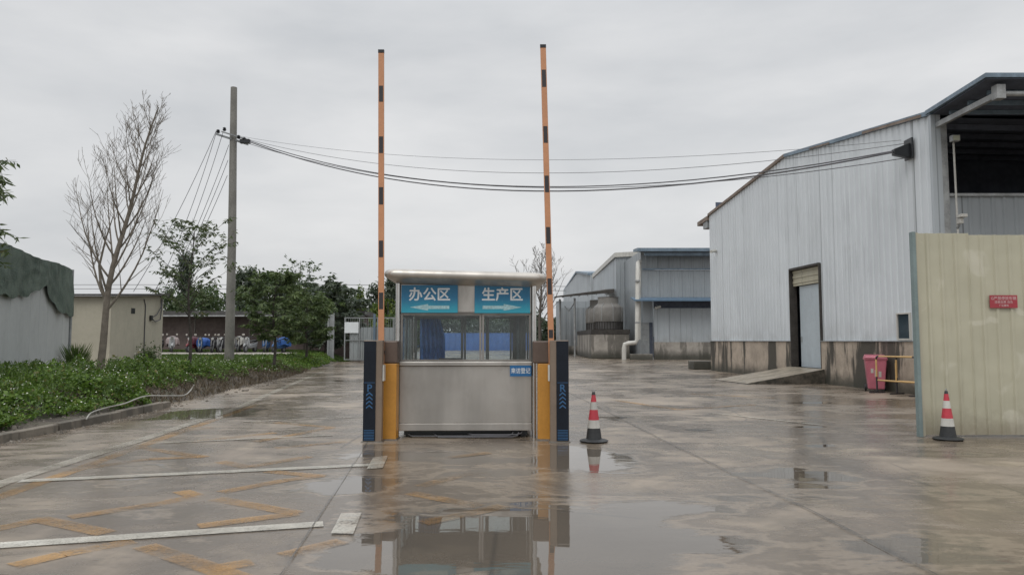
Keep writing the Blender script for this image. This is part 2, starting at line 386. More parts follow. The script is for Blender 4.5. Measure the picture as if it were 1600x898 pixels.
M['orange_arm'] = plain('orange_arm_film', (0.56,0.27,0.14), 0.45, var=0.10, grime=0.15)
M['arm_black'] = plain('black_arm_film', (0.035,0.032,0.035), 0.4, var=0.1)
M['cone_red'] = plain('cone_red_film', (0.50,0.045,0.065), 0.4, var=0.12, scale=12, grime=0.2)
M['cone_white'] = plain('cone_white_film', (0.55,0.54,0.50), 0.45, var=0.12, scale=12, grime=0.35)
M['rubber'] = plain('black_rubber', (0.030,0.032,0.034), 0.55, var=0.3, scale=10)
M['pole'] = plain('pole_concrete', (0.21,0.205,0.185), 0.75, var=0.18, scale=1.5, grime=0.45)
M['wire'] = plain('cable_sheath', (0.10,0.10,0.11), 0.6, var=0.1)
M['bark'] = plain('bark', (0.115,0.10,0.085), 0.85, var=0.3, scale=9)
M['bark_pale'] = plain('pale_bark', (0.19,0.165,0.135), 0.85, var=0.25, scale=7, grime=0.4)
M['bark_dark'] = plain('dark_bark', (0.06,0.052,0.045), 0.85, var=0.3, scale=9)
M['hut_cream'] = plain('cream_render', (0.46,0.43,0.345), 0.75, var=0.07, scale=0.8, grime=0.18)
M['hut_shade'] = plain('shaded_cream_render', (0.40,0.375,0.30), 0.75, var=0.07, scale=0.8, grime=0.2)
M['panel_wall'] = plain('grey_white_panel', (0.46,0.48,0.48), 0.5, var=0.05, scale=0.6, grime=0.15)
M['net'] = mat_net()
M['shed_wall'] = plain('brown_shed_wall', (0.135,0.105,0.095), 0.8, var=0.3, scale=0.5)
M['shed_roof'] = plain('old_shed_roof', (0.085,0.082,0.08), 0.8, var=0.35, scale=1.5)
M['fibreglass'] = plain('weathered_fibreglass', (0.215,0.205,0.19), 0.65, var=0.18, scale=1.5, grime=0.6)
M['pvc'] = plain('white_pvc', (0.55,0.54,0.50), 0.45, var=0.08, grime=0.4)
M['pink'] = plain('pink_plastic', (0.50,0.15,0.20), 0.4, var=0.12, scale=5, grime=0.3)
M['rail_yellow'] = plain('rail_yellow', (0.55,0.36,0.15), 0.4, var=0.15)
M['red_sign'] = plain('red_sign', (0.36,0.045,0.06), 0.45, var=0.1)
M['red_sign_txt'] = plain('sign_lettering', (0.60,0.38,0.38), 0.5, var=0.05)
M['stone'] = plain('rubble', (0.17,0.15,0.125), 0.8, var=0.5, scale=4)
M['dark_brown'] = plain('dark_mossy_steel', (0.05,0.045,0.04), 0.8, var=0.4, scale=2)
M['blue_fence'] = plain('blue_hoarding', (0.08,0.19,0.52), 0.5, var=0.2, scale=0.3)
M['leaf_ground'] = mat_leaf('ground_cover_leaf', (0.040,0.085,0.014), (0.175,0.285,0.05), (0.20,0.17,0.06), 0.45, 0.35)
M['petal'] = plain('white_petal', (0.62,0.63,0.55), 0.6, var=0.1)
M['grass'] = mat_leaf('grass_blade', (0.05,0.09,0.02), (0.11,0.17,0.04))
M['leaf_sparse'] = mat_leaf('long_leaf', (0.06,0.085,0.042), (0.15,0.185,0.09), (0.13,0.12,0.05))
M['leaf_droop'] = mat_leaf('drooping_leaf', (0.055,0.09,0.038), (0.16,0.21,0.085))
M['leaf_dark'] = mat_leaf('far_dark_leaf', (0.055,0.075,0.058), (0.12,0.145,0.105))  # distance haze put into the leaf colour as a paler grey green
M['leaf_mid'] = mat_leaf('far_green_leaf', (0.045,0.075,0.035), (0.125,0.17,0.08))
M['leaf_lime'] = mat_leaf('lime_leaf', (0.06,0.10,0.02), (0.17,0.22,0.05))
def mat_sign():
    n = NT('blue_banner'); xyz = n.sep()
    k = n.ramp(n.math('ADD', xyz[2], n.math('MULTIPLY', n.noise(2.5, 3, 0.5, 0.3), 0.18)), 1.96, 2.20)
    col = n.mix(k, (0.03,0.34,0.46), (0.02,0.17,0.33))
    col = n.mix(n.math('MULTIPLY', n.ramp(n.noise(30, 3, 0.6), 0.55, 0.75), 0.2), col, (0.15,0.42,0.46))
    n.bsdf(col, 0.42); return n.m
M['sign_blue'] = mat_sign()

# ------------------------------------------------------------------ generic builders
def ribbed(mb, p0, p1, zb, zt, pitch, depth, ribw, opens=(), slope=None, nrm=-1):
    """ribbed sheet from p0 to p1; zb/zt functions of distance s; opens = (s0,s1,z0,z1)"""
    p0 = Vector((p0[0], p0[1], 0)); p1 = Vector((p1[0], p1[1], 0)); L = (p1-p0).length
    t = (p1-p0)/L; nr = Vector((t.y, -t.x, 0))*(-nrm)
    sl = ribw*0.35; ss = []
    s = 0.0
    while s < L:
        for q, d in ((s, 0), (s+pitch-ribw-sl, 0), (s+pitch-ribw, depth), (s+pitch-sl, depth)):
            if q < L: ss.append((q, d))
        s += pitch
    ss.append((L, 0))
    cuts = sorted({o[0] for o in opens} | {o[1] for o in opens})
    for c in cuts:
        for i in range(len(ss)-1):
            if ss[i][0] < c < ss[i+1][0]:
                f = (c-ss[i][0])/(ss[i+1][0]-ss[i][0]); ss.insert(i+1, (c, ss[i][1]+(ss[i+1][1]-ss[i][1])*f)); break
    for (a, da), (b, db) in zip(ss[:-1], ss[1:]):
        if b-a < 1e-6: continue
        m = (a+b)/2
        iv = [(None, None)]
        for (o0, o1, z0, z1) in opens:
            if o0 <= m <= o1:
                new = []
                for (u, v) in iv:
                    if z0 > -50: new.append((u, z0))
                    new.append((z1, v))
                iv = new
        for (u, v) in iv:
            pa = p0+t*a+nr*da; pb = p0+t*b+nr*db
            mb.add([(pa.x,pa.y,zb(a) if u is None else u), (pb.x,pb.y,zb(b) if u is None else u),
                    (pb.x,pb.y,zt(b) if v is None else v), (pa.x,pa.y,zt(a) if v is None else v)], [(0,1,2,3)])
    return mb

def leaf_mesh(name, P, D, Nn, L, W, mat, parent=None, world=True, jitter=None):
    """rhombic leaves: centres P, directions D, side normals from Nn, lengths L, widths W (arrays)"""
    n = len(P)
    D = D/np.maximum(1e-6, np.linalg.norm(D, axis=1))[:,None]
    S = np.cross(D, Nn); S = S/np.maximum(1e-6, np.linalg.norm(S, axis=1))[:,None]
    L = L[:,None]; W = W[:,None]
    V = np.stack([P-D*L*0.5, P+S*W*0.5-D*L*0.05, P+D*L*0.5, P-S*W*0.5-D*L*0.05], axis=1).reshape(-1,3)
    if parent is not None and world:
        inv = np.array(WM[parent.name].inverted()); V = V@inv[:3,:3].T + inv[:3,3]
    me = bpy.data.meshes.new(name)
    me.vertices.add(n*4); me.vertices.foreach_set('co', V.astype(np.float32).ravel())
    me.loops.add(n*4); me.loops.foreach_set('vertex_index', np.arange(n*4, dtype=np.int32))
    me.polygons.add(n); me.polygons.foreach_set('loop_start', np.arange(0, n*4, 4, dtype=np.int32))
    me.update(calc_edges=True)
    a = me.attributes.new('rnd', 'FLOAT', 'FACE'); a.data.foreach_set('value', RNG.random(n).astype(np.float32))
    me.materials.append(mat)
    o = bpy.data.objects.new(name, me); COL.objects.link(o)
    if parent is not None: o.parent = parent; WM[o.name] = WM[parent.name]
    return o

def text_mesh(body, size, bold=0.0):
    c = bpy.data.curves.new('t', 'FONT'); c.body = body; c.size = size; c.align_x = 'CENTER'; c.align_y = 'CENTER'
    c.resolution_u = 4
    o = bpy.data.objects.new('t', c); COL.objects.link(o)
    bpy.context.view_layer.update()
    dg = bpy.context.evaluated_depsgraph_get()
    me = bpy.data.meshes.new_from_object(o.evaluated_get(dg))
    vs = [tuple(v.co) for v in me.vertices]; fs = [tuple(p.vertices) for p in me.polygons]
    bpy.data.objects.remove(o); bpy.data.curves.remove(c); bpy.data.meshes.remove(me)
    mb = MB(); k = 0
    offs = [(0,0)] if not bold else [(-bold,0),(bold,0),(0,-bold),(0,bold)]
    for dx, dy in offs:
        mb.add([(x+dx, y+dy, k*0.0004) for x, y, z in vs], fs); k += 1
    return mb
def upright(mb, org, rz=0.0, sx=1.0, sz=1.0):
    """put an XY-plane drawing on a vertical face looking to -Y at org"""
    m = Matrix.Translation(Vector(org)) @ Matrix.Rotation(rz, 4, 'Z')
    mb.v = [tuple(m @ Vector((x*sx, -z, y*sz))) for x, y, z in mb.v]; return mb

# ------------------------------------------------------------------ GROUND
g = MB(); g.add([(-400,-150,0),(400,-150,0),(400,900,0),(-400,900,0)], [(0,1,2,3)])
struct('ground', g, M['ground'])

KX = [(-10,-7.2),(5,-7.25),(10.6,-7.3),(13.6,-7.35),(19,-7.75),(30,-8.8),(42,-10.3),(52,-11.6),(70,-12)]
def kx(y):
    for (a, xa), (b, xb) in zip(KX[:-1], KX[1:]):
        if y <= b: return xa + (xb-xa)*max(0,(y-a)/(b-a))
    return KX[-1][1]
def terr(x, y):
    d = kx(y)-x
    k = sstep((17.0-y)/2.0)
    z = -0.03 + 0.13*k + (0.33-0.10*k)*sstep(d/1.7) + 0.13*sstep((y-18)/14)*sstep(d/3) + 0.20*sstep((y-32)/16)*sstep(d/4)
    z += 0.05*mnoise.noise(Vector((x*0.9, y*0.9, 0)))*sstep(d/0.6) + 0.02*mnoise.noise(Vector((x*4, y*4, 3)))*sstep(d/0.3)
    return z
tm = MB(); ys = list(np.concatenate([np.arange(2, 26, 0.25), np.arange(26, 52, 0.8), np.arange(52, 120, 6)])); ds = [0,.15,.3,.5,.7,.9,1.2,1.5,1.9,2.4,3,4,5,6.5,8,10,13,17,22,30,60,140]
for y in ys:
    for d in ds:
        x = kx(y)-0.02-d; tm.v.append((x, float(y), terr(x, float(y))))
nd = len(ds)
for i in range(len(ys)-1):
    for j in range(nd-1):
        a = i*nd+j; tm.f.append((a, a+1, a+nd+1, a+nd))
struct('terrain', tm, M['soil'], smooth=True)

kb = MB()                             # kerb: separate cast stones with small gaps
y = 4.0
while y < 16.2:
    L = 0.98; a = y; b = min(y+L, 16.4); xa, xb = kx(a), kx(b)
    dz = random.uniform(-0.012, 0.012); dx = random.uniform(-0.012, 0.012)
    kb.hexa([(xa-.06+dx,a,-.05),(xa+.07+dx,a,-.05),(xb+.07+dx,b,-.05),(xb-.06+dx,b,-.05),(xa-.06+dx,a,.135+dz),(xa+.06+dx,a,.125+dz),(xb+.06+dx,b,.125+dz),(xb-.06+dx,b,.135+dz)])
    y += 1.0
struct('kerb', kb, M['kerb'], bevel=0.012)

def strip(mb, pts, w, z):
    pts = [Vector((p[0], p[1], 0)) for p in pts]
    for a, b in zip(pts[:-1], pts[1:]):
        d = (b-a).normalized(); n = Vector((-d.y, d.x, 0))*w/2
        mb.add([(*(a-n).xy, z), (*(b-n).xy, z), (*(b+n).xy, z), (*(a+n).xy, z)], [(0,1,2,3)])
# painted markings (plan measured once from the photo)
wl = MB()
for line in ([(-80,858),(505,819)], [(30,752),(590,726)]):
    strip(wl, [gd(*p) for p in line], 0.17, 0.008)
for quad in ([(533,801),(565,800),(552,833),(517,832)], [(583,714),(606,711),(598,730),(573,732)]):
    q = [gd(*p, 0.012) for p in quad]; wl.add(q, [(3,2,1,0)])
struct('white_road_marking', wl, M['white_paint'])
fl = MB()
strip(fl, [gd(*p) for p in [(-90,792),(0,756),(225,686),(330,651),(368,639),(440,607),(505,580)]], 0.20, 0.008)
for line in ([(250,692),(520,680)], [(380,659),(575,651)], [(420,640),(575,635)], [(1110,645),(1290,665)]):
    strip(fl, [gd(*p) for p in line], 0.12, 0.008)
struct('faded_road_marking', fl, M['faded_paint'])
yl = MB(); k = 0
YP = [[(-40,790),(110,737),(217,698),(300,668),(400,632)], [(217,699),(320,714)], [(116,734),(232,717),(320,713)], [(345,721),(388,730)], [(388,729),(484,713)],
      [(418,736),(504,744)], [(345,769),(446,750),(504,743)], [(337,779),(465,802)], [(283,767),(306,775)], [(306,775),(248,787),(108,808)], [(-60,838),(0,825),(70,810)],
      [(58,810),(167,833)], [(209,845),(97,866),(20,884)], [(225,853),(330,888),(400,912)], [(330,889),(395,878)], [(465,802),(310,822)], [(442,868),(535,845)],
      [(655,760),(725,741),(768,740)], [(660,817),(750,799),(787,790)], [(640,770),(750,791)], [(700,715),(765,707)], [(430,700),(540,690)], [(300,690),(430,676)],
      [(240,680),(330,668)], [(430,660),(520,668)], [(520,668),(400,690)],
      [(960,625),(1060,640)], [(1060,640),(1180,632)], [(1080,615),(1210,622)]]
for line in YP:
    k += 1; strip(yl, [gd(*p) for p in line], 0.17, 0.0035 + 0.0001*k)
struct('yellow_road_marking', yl, M['yellow_paint'])
jm = MB()
strip(jm, [(-1.30,3.0),(-1.42,4.6),gd(575,690),(-2.9,19),(-4.2,34)], 0.009, 0.014)
strip(jm, [(2.75,3.6),gd(1460,898),gd(1270,800),gd(1040,690),(1.9,16),(1.0,30)], 0.015, 0.014)
strip(jm, [(-7.0,10.9),(-2.1,10.75),(2.2,10.55),(6.2,10.9)], 0.007, 0.0145)
strip(jm, [(2.2,6.6),(9.5,7.3)], 0.006, 0.0145)
struct('expansion_joint', jm, mat_paint('joint_filler_wet', (0.06,0.052,0.045), 0.34, 0.46, 0.9))

# pale paths and far ground on the left plot
pm = MB()
def path_strip(x0, x1, y0, y1, n=24):
    for i in range(n):
        a = x0+(x1-x0)*i/n; b = x0+(x1-x0)*(i+1)/n
        pm.add([(a,y0,terr(a,y0)+.03),(b,y0,terr(b,y0)+.03),(b,y1,terr(b,y1)+.03),(a,y1,terr(a,y1)+.03)], [(0,1,2,3)])
for yy in np.arange(41.5, 50.5, 1.0): path_strip(-34, kx(45)-2.0, float(yy), float(yy)+1.0)
for yy in np.arange(33.5, 36.0, 0.5): path_strip(-30, -13.0, float(yy), float(yy)+0.5)
for yy in np.arange(22, 28, 0.5): path_strip(-16.5, -12.8, float(yy), float(yy)+0.5, 8)
struct('path', pm, M['path'])

# wild ground cover with white flowers
def cover(name, label, cat, N, ylo, yhi, dlo, dhi, size, hfun, mat, flower=False):
    P = []; 
    n = 0
    while n < N:
        y = ylo*(yhi/ylo)**random.random(); d = dlo + (dhi-dlo)*random.random()
        x = kx(y)-d
        edge = (0.25 if y < 15.5 else 0.25+0.85*sstep((y-15.5)/3)-0.6*sstep((y-27)/8)) + 0.45*mnoise.noise(Vector((x*1.1, y*0.7, 5)))
        if d < edge: continue
        if y > 31 and d > 4.2: continue
        if x < -12.9 and y > 21: continue
        dens = mnoise.noise(Vector((x*0.8, y*0.8, 9)))*0.5+0.5
        if random.random() > 0.35+dens: continue
        h = hfun(x, y)*(0.35+0.65*sstep((d-edge)/0.7))
        u = random.random()**(0.45 if not flower else 0.05)
        P.append((x, y, terr(x, y)+h*u + (0.05 if flower else 0))); n += 1
    P = np.array(P)
    D = RNG.normal(size=(N,3)); D[:,2] = np.abs(D[:,2])*0.7
    Nn = RNG.normal(size=(N,3))*0.7; Nn[:,2] += 1.0
    pv = np.array([0.75+0.9*max(0.0, mnoise.noise(Vector((p_[0]*1.3, p_[1]*1.3, 20)))+.25) for p_ in P])
    s = size*pv*(0.6+0.8*RNG.random(N))*np.sqrt(np.maximum(1, P[:,1]/14))
    o = leaf_mesh(name, P, D, Nn, s, s*(0.55 if not flower else 1.0), mat)
    tag(o, label, cat, kind='stuff'); return o
hf = lambda x, y: max(.12, 0.38+0.62*mnoise.noise(Vector((x*1.4, y*1.4, 1)))+0.12*mnoise.noise(Vector((x*4, y*4, 2))))*(0.8 if y < 14 else 1.0-0.62*sstep((y-21)/10))
cover('ground_cover', 'low leafy green weeds covering the raised bed behind the kerb', 'plants', 125000, 7.5, 50, 0.1, 7.0, 0.075, hf, M['leaf_ground'])
cover('white_flowers', 'tiny white wild flowers scattered over the green weeds', 'flowers', 3400, 7.5, 34, 0.3, 6.5, 0.024, lambda x,y: hf(x,y)*1.05, M['petal'], True)
N = 5200; P = []; D = []
while len(P) < N:
    y = 8*(40/8)**random.random(); d = random.uniform(.35, 6); x = kx(y)-d
    if mnoise.noise(Vector((x*.9, y*.9, 31))) < .12 or (x < -12.9 and y > 21) or (y > 15 and d < 1): continue
    for _ in range(7):
        P.append((x+random.gauss(0,.05), y+random.gauss(0,.05), terr(x,y)+random.uniform(.2,.62)*(1-.5*sstep((y-20)/10)))); D.append((random.gauss(0,.5), random.gauss(0,.5), 1))
P = np.array(P[:N]); D = np.array(D[:N])
tag(leaf_mesh('weed_stalks', P, D, RNG.normal(size=(N,3)), .16*np.ones(N), .022*np.ones(N), M['grass']), 'thin upright weed stalks poking out of the green bed', 'plants', kind='stuff')
# grass on the plot near the parked motorcycles
N = 22000; P = np.zeros((N,3))
for i in range(N):
    x = random.uniform(-26, kx(40)-1.5); y = random.choice([random.uniform(36.2, 41.2), random.uniform(50.6, 54)]); P[i] = (x, y, terr(x, y)+0.09*random.random()+.03)
D = RNG.normal(size=(N,3))*0.4; D[:,2] = 1
o = leaf_mesh('grass', P, D, RNG.normal(size=(N,3)), 0.25*np.ones(N), 0.06*np.ones(N), M['grass']); tag(o, 'short grass strip between the pale paths', 'grass', kind='stuff')
# rubble and dead stalks on the dirt bank
rb = MB()
for i in range(900):
    y = 8+24*random.random()**1.3; d = random.uniform(-0.35, 1.3) if y > 15 else random.choice([random.uniform(-0.3,-0.08), random.uniform(.1,.5)])
    x = kx(y)-d; r = random.uniform(0.008, 0.035)*(2.2 if random.random() < 0.06 else 1); z = max(0, terr(x, y)) if d > 0 else 0
    a = [Vector((math.cos(t)*r*random.uniform(.6,1.2), math.sin(t)*r*random.uniform(.6,1.2), -r*.3)) for t in (0, 1.3, 2.6, 3.7, 5.1)]
    vs = [Vector((x,y,z))+p for p in a] + [Vector((x,y,z))+Vector((p.x*.6, p.y*.6, r*random.uniform(.4,.9))) for p in a]
    rb.add(vs, [(5,6,7,8,9)]+[(j,(j+1)%5,(j+1)%5+5,j+5) for j in range(5)])
o = mesh_obj('gravel', rb, None, M['stone']); tag(o, 'small stones and crumbs of soil along the dirt bank', 'gravel', kind='stuff')
N = 5000; P = np.zeros((N,3))
for i in range(N):
    y = random.uniform(14.5, 36); d = random.uniform(0.15, 1.7); x = kx(y)-d; P[i] = (x, y, max(0,terr(x,y))+0.12*random.random())
D = RNG.normal(size=(N,3))*0.6; D[:,2] = 1
o = leaf_mesh('dead_stalks', P, D, RNG.normal(size=(N,3)), 0.22*np.ones(N), 0.022*np.ones(N), plain('dead_stalk', (0.11,0.085,0.055), 0.8, var=0.4)); tag(o, 'withered brown stalks on the dirt bank below the weeds', 'dead plants', kind='stuff')

# white hose
hp = [gd(135,656,.12), gd(142,645,.16), gd(165,637,.22), gd(195,630,.3), gd(215,622,.34), gd(232,618,.36), gd(265,618,.34), gd(288,617,.30), gd(298,609,.34), gd(303,601,.45)]
hs = []
for i in range(len(hp)-1):
    for t in range(4):
        a = hp[max(0,i-1)]; b = hp[i]; c = hp[i+1]; d = hp[min(len(hp)-1,i+2)]; u = t/4
        hs.append(0.5*((2*b)+(c-a)*u+(2*a-5*b+4*c-d)*u*u+(3*b-a-3*c+d)*u**3))
hs.append(hp[-1])
hs = [Vector((p.x, p.y, max(p.z, terr(p.x, p.y)+0.04))) for p in hs]
tag(mesh_obj('garden_hose', MB().tube(hs, 0.013, 8), None, plain('hose_plastic', (0.36,0.35,0.32), .5, grime=.5), smooth=True), 'thin white hose snaking over the dirt bank by the kerb', 'hose')

# ------------------------------------------------------------------ GUARD BOOTH
BX, BY = -0.70, 11.25
booth = thing('guard_booth', 'stainless steel guard booth with two blue banners standing between the raised barriers', 'guard booth', (BX, BY, 0), R(1.2))
hw, dp = 1.035, 1.9
B = lambda name, mb, mat, parent=booth, **k: part(name, mb, mat, parent, world=False, **k)
# lower body: skirts
lp = MB().box(-hw+.04, hw-.04, 0.0, 0.04, 0.215, 1.065); B('front_panel', lp, M['steel'], bevel=0.006)
kp = MB().box(-hw+.035, hw-.035, -0.012, 0.05, 0.10, 0.212); B('kick_strip', kp, M['steel'], bevel=0.008)
for s in (-1, 1):
    B('side_panel', MB().box(*( (-hw+.005, -hw+.035) if s < 0 else (hw-.035, hw-.005) ), 0.06, dp-.06, 0.10, 1.065), M['steel'])
B('rear_panel', MB().box(-hw+.04, hw-.04, dp-.04, dp, 0.10, 1.065), M['steel_dark'])
B('floor', MB().box(-hw+.04, hw-.04, 0.052, dp-.05, 0.115, 0.145), M['steel_dark'])
B('underframe', MB().box(-hw+.10, hw-.10, 0.10, 0.16, 0.03, 0.098).box(-hw+.10, hw-.10, dp-.2, dp-.14, 0.0, 0.098).box(-hw+.12,-hw+.2,.16,dp-.2,.0,.098).box(hw-.2,hw-.12,.16,dp-.2,.0,.098), M['black'])
B('counter_ledge', MB().box(-hw+.03, hw-.03, -0.045, 0.10, 1.068, 1.135), M['steel'], bevel=0.012)
for s in (-1, 1):
    for yy in (0.0, dp):
        B('corner_post', MB().tube([(s*hw, yy, 0), (s*hw, yy, 2.32)], 0.037, 16), M['chrome'], smooth=True)
B('upper_panel', MB().box(-hw+.04, hw-.04, 0.0, 0.05, 1.885, 2.31), M['steel'], bevel=0.006)
B('window_header', MB().box(-hw+.045, hw-.045, -0.014, 0.02, 1.868, 1.90), M['steel_dark'], bevel=0.004)
for s in (-1, 1):
    B('upper_panel', MB().box(*((-hw+.005, -hw+.035) if s < 0 else (hw-.035, hw-.005)), 0.06, dp-.06, 1.87, 2.31), M['steel'])
B('upper_panel', MB().box(-hw+.04, hw-.04, dp-.05, dp, 1.88, 2.31), M['steel'])
def frame_win(xa, xb, y, z0, z1, w, parent, axis='x', xc=0, pane=True):
    m = MB()
    if axis == 'x':
        m.box(xa, xa+w, y-.015, y+.015, z0, z1).box(xb-w, xb, y-.015, y+.015, z0, z1).box(xa+w, xb-w, y-.013, y+.013, z0, z0+w).box(xa+w, xb-w, y-.013, y+.013, z1-w, z1)
        f = B('window', m, M['steel_dark'], parent)
        if pane: B('pane', MB().box(xa+w, xb-w, y-.003, y+.003, z0+w, z1-w), M['glass'], f)
    else:
        m.box(xc-.015, xc+.015, xa, xa+w, z0, z1).box(xc-.015, xc+.015, xb-w, xb, z0, z1).box(xc-.013, xc+.013, xa+w, xb-w, z0, z0+w).box(xc-.013, xc+.013, xa+w, xb-w, z1-w, z1)
        f = B('window', m, M['steel_dark'], parent)
        B('pane', MB().box(xc-.003, xc+.003, xa+w, xb-w, z0+w, z1-w), M['glass'], f)
frame_win(-hw+.045, 0.235, 0.03, 1.137, 1.866, 0.03, booth)
frame_win(0.245, hw-.045, 0.03, 1.137, 1.866, 0.03, booth)
frame_win(-hw+.05, -0.12, dp-.03, 1.07, 1.875, 0.045, booth)
frame_win(0.30, hw-.30, dp-.06, 1.07, 1.875, 0.035, booth)
frame_win(-0.11, 0.31, dp-.03, 1.07, 1.875, 0.035, booth)
B('rear_infill', MB().box(hw-.29, hw-.05, dp-.05, dp-.02, 1.07, 1.875), M['steel_dark'])
for s in (-1, 1):
    frame_win(0.06, 0.95, 0, 1.07, 1.865, 0.03, booth, 'y', s*(hw-.02)); frame_win(0.96, dp-.07, 0, 1.07, 1.865, 0.03, booth, 'y', s*(hw-.02))
# roof shell: rounded rim, tilted a little, flared soffit
rf = MB(); tilt = -0.025
def rring(ex, ey, z, rr=0.16, n=6):
    pts = []
    x0, x1, y0, y1 = -hw-ex, hw+ex, -ey, dp+ey
    for cx, cy, a0 in ((x1-rr, y0+rr, -90), (x1-rr, y1-rr, 0), (x0+rr, y1-rr, 90), (x0+rr, y0+rr, 180)):
        for i in range(n):
            a = R(a0+90*i/(n-1)); pts.append((cx+rr*math.cos(a), cy+rr*math.sin(a), z+tilt*(cx+rr*math.cos(a))))
    return pts
rings = [(.02,.02,2.285),(.05,.06,2.30),(.13,.20,2.345),(.165,.26,2.365),(.185,.285,2.39),(.19,.29,2.42),(.18,.28,2.455),(.155,.255,2.48),(.11,.2,2.495),(-.3,-.3,2.52)]
n0 = 0
for ex, ey, z in rings: rf.v += rring(ex, ey, z)
nn = 24
for i in range(len(rings)-1):
    for k in range(nn): rf.f.append((i*nn+k, i*nn+(k+1)%nn, (i+1)*nn+(k+1)%nn, (i+1)*nn+k))
rf.f.append(tuple(range(nn-1,-1,-1))); rf.f.append(tuple((len(rings)-1)*nn+k for k in range(nn)))
B('roof', rf, M['roof_shell'], smooth=True)
# sign banners
def banner(x0, x1, txt, arrow, name, label):
    z0, z1 = 1.872, 2.292
    if x0 > 0: z0 -= .004
    s = B('banner', MB().box(x0, x1, -0.028, -0.016, z0, z1), M['sign_blue']); s['label'] = label
    cx = (x0+x1)/2
    t = upright(text_mesh(txt, 0.212, 0.0055), (cx, -0.0292, 2.138)); B('lettering', t, M['white'], s)
    a = MB(); d = -1 if arrow == 'L' else 1
    a.add([(cx-d*.30, -.0296, 1.930), (cx+d*.02, -.0296, 1.930), (cx+d*.02, -.0296, 1.98), (cx-d*.30, -.0296, 1.98)], [(0,1,2,3)])
    a.add([(cx+d*.0205, -.0296, 1.905), (cx+d*.30, -.0296, 1.955), (cx+d*.0205, -.0296, 2.005)], [(0,1,2)])
    B('arrow', a, M['arrow'], s)
banner(-hw+.055, -hw+.055+.855, '办公区', 'L', 'b', 'blue banner with an arrow pointing left')
banner(hw-.06-.845, hw-.06, '生产区', 'R', 'b', 'blue banner with an arrow pointing right')
s = B('notice_plate', MB().box(hw-.365, hw-.045, -0.052, -0.046, 0.915, 1.075), M['led_blue'])
M['plate_blue'] = plain('plate_blue', (0.02,0.145,0.36), 0.4, var=0.1); s.data.materials[0] = M['plate_blue']
B('lettering', upright(text_mesh('来访登记', 0.074, 0.0014), (hw-.205, -0.0535, 0.992), sz=1.2), M['white'], s)
# inside: blue curtain, desk, devices
cv = MB(); nxx = 24
for i in range(nxx+1):
    x = -hw+.16+0.44*i/nxx
    for j in range(9):
        z = 1.09+0.74*j/8; xx = x - (0.10*max(0, (z-1.5))/0.3 if i > nxx*0.5 else 0)*(i/nxx-.5)*1.6
        cv.v.append((xx, dp-.16+0.02*math.sin(i*1.5+0.3*j), z))
for i in range(nxx):
    for j in range(8): a = i*9+j; cv.f.append((a, a+9, a+10, a+1))
B('curtain', cv, M['blue_cloth'], smooth=True)
B('desk', MB().box(-hw+.06, hw-.06, 0.06, 0.50, 1.02, 1.05), M['steel_dark'])
B('intercom', MB().box(-0.42, -0.06, 0.10, 0.26, 1.05, 1.185), M['black'], bevel=0.01)
B('door_frame', MB().box(hw-.22, hw-.17, dp-.14, dp-.10, 1.07, 1.85), M['beam'])
# cables under the booth
for i, (x0, x1, yy, zz) in enumerate([(-.9, .72, -.06, .03), (-.5, .80, -.085, .018), (.0, .86, -.03, .045)]):
    pts = [(x0, .12, .05), (x0+.1, yy, zz), ((x0+x1)/2, yy-.01, zz), (x1-.1, yy, zz), (x1-.02, yy+.03, zz+.015), (x1, yy+.09, zz+.05), (x1-.02, .12, .09)]
    B('conduit', MB().tube(pts, 0.011, 8), M['wire'], smooth=True)

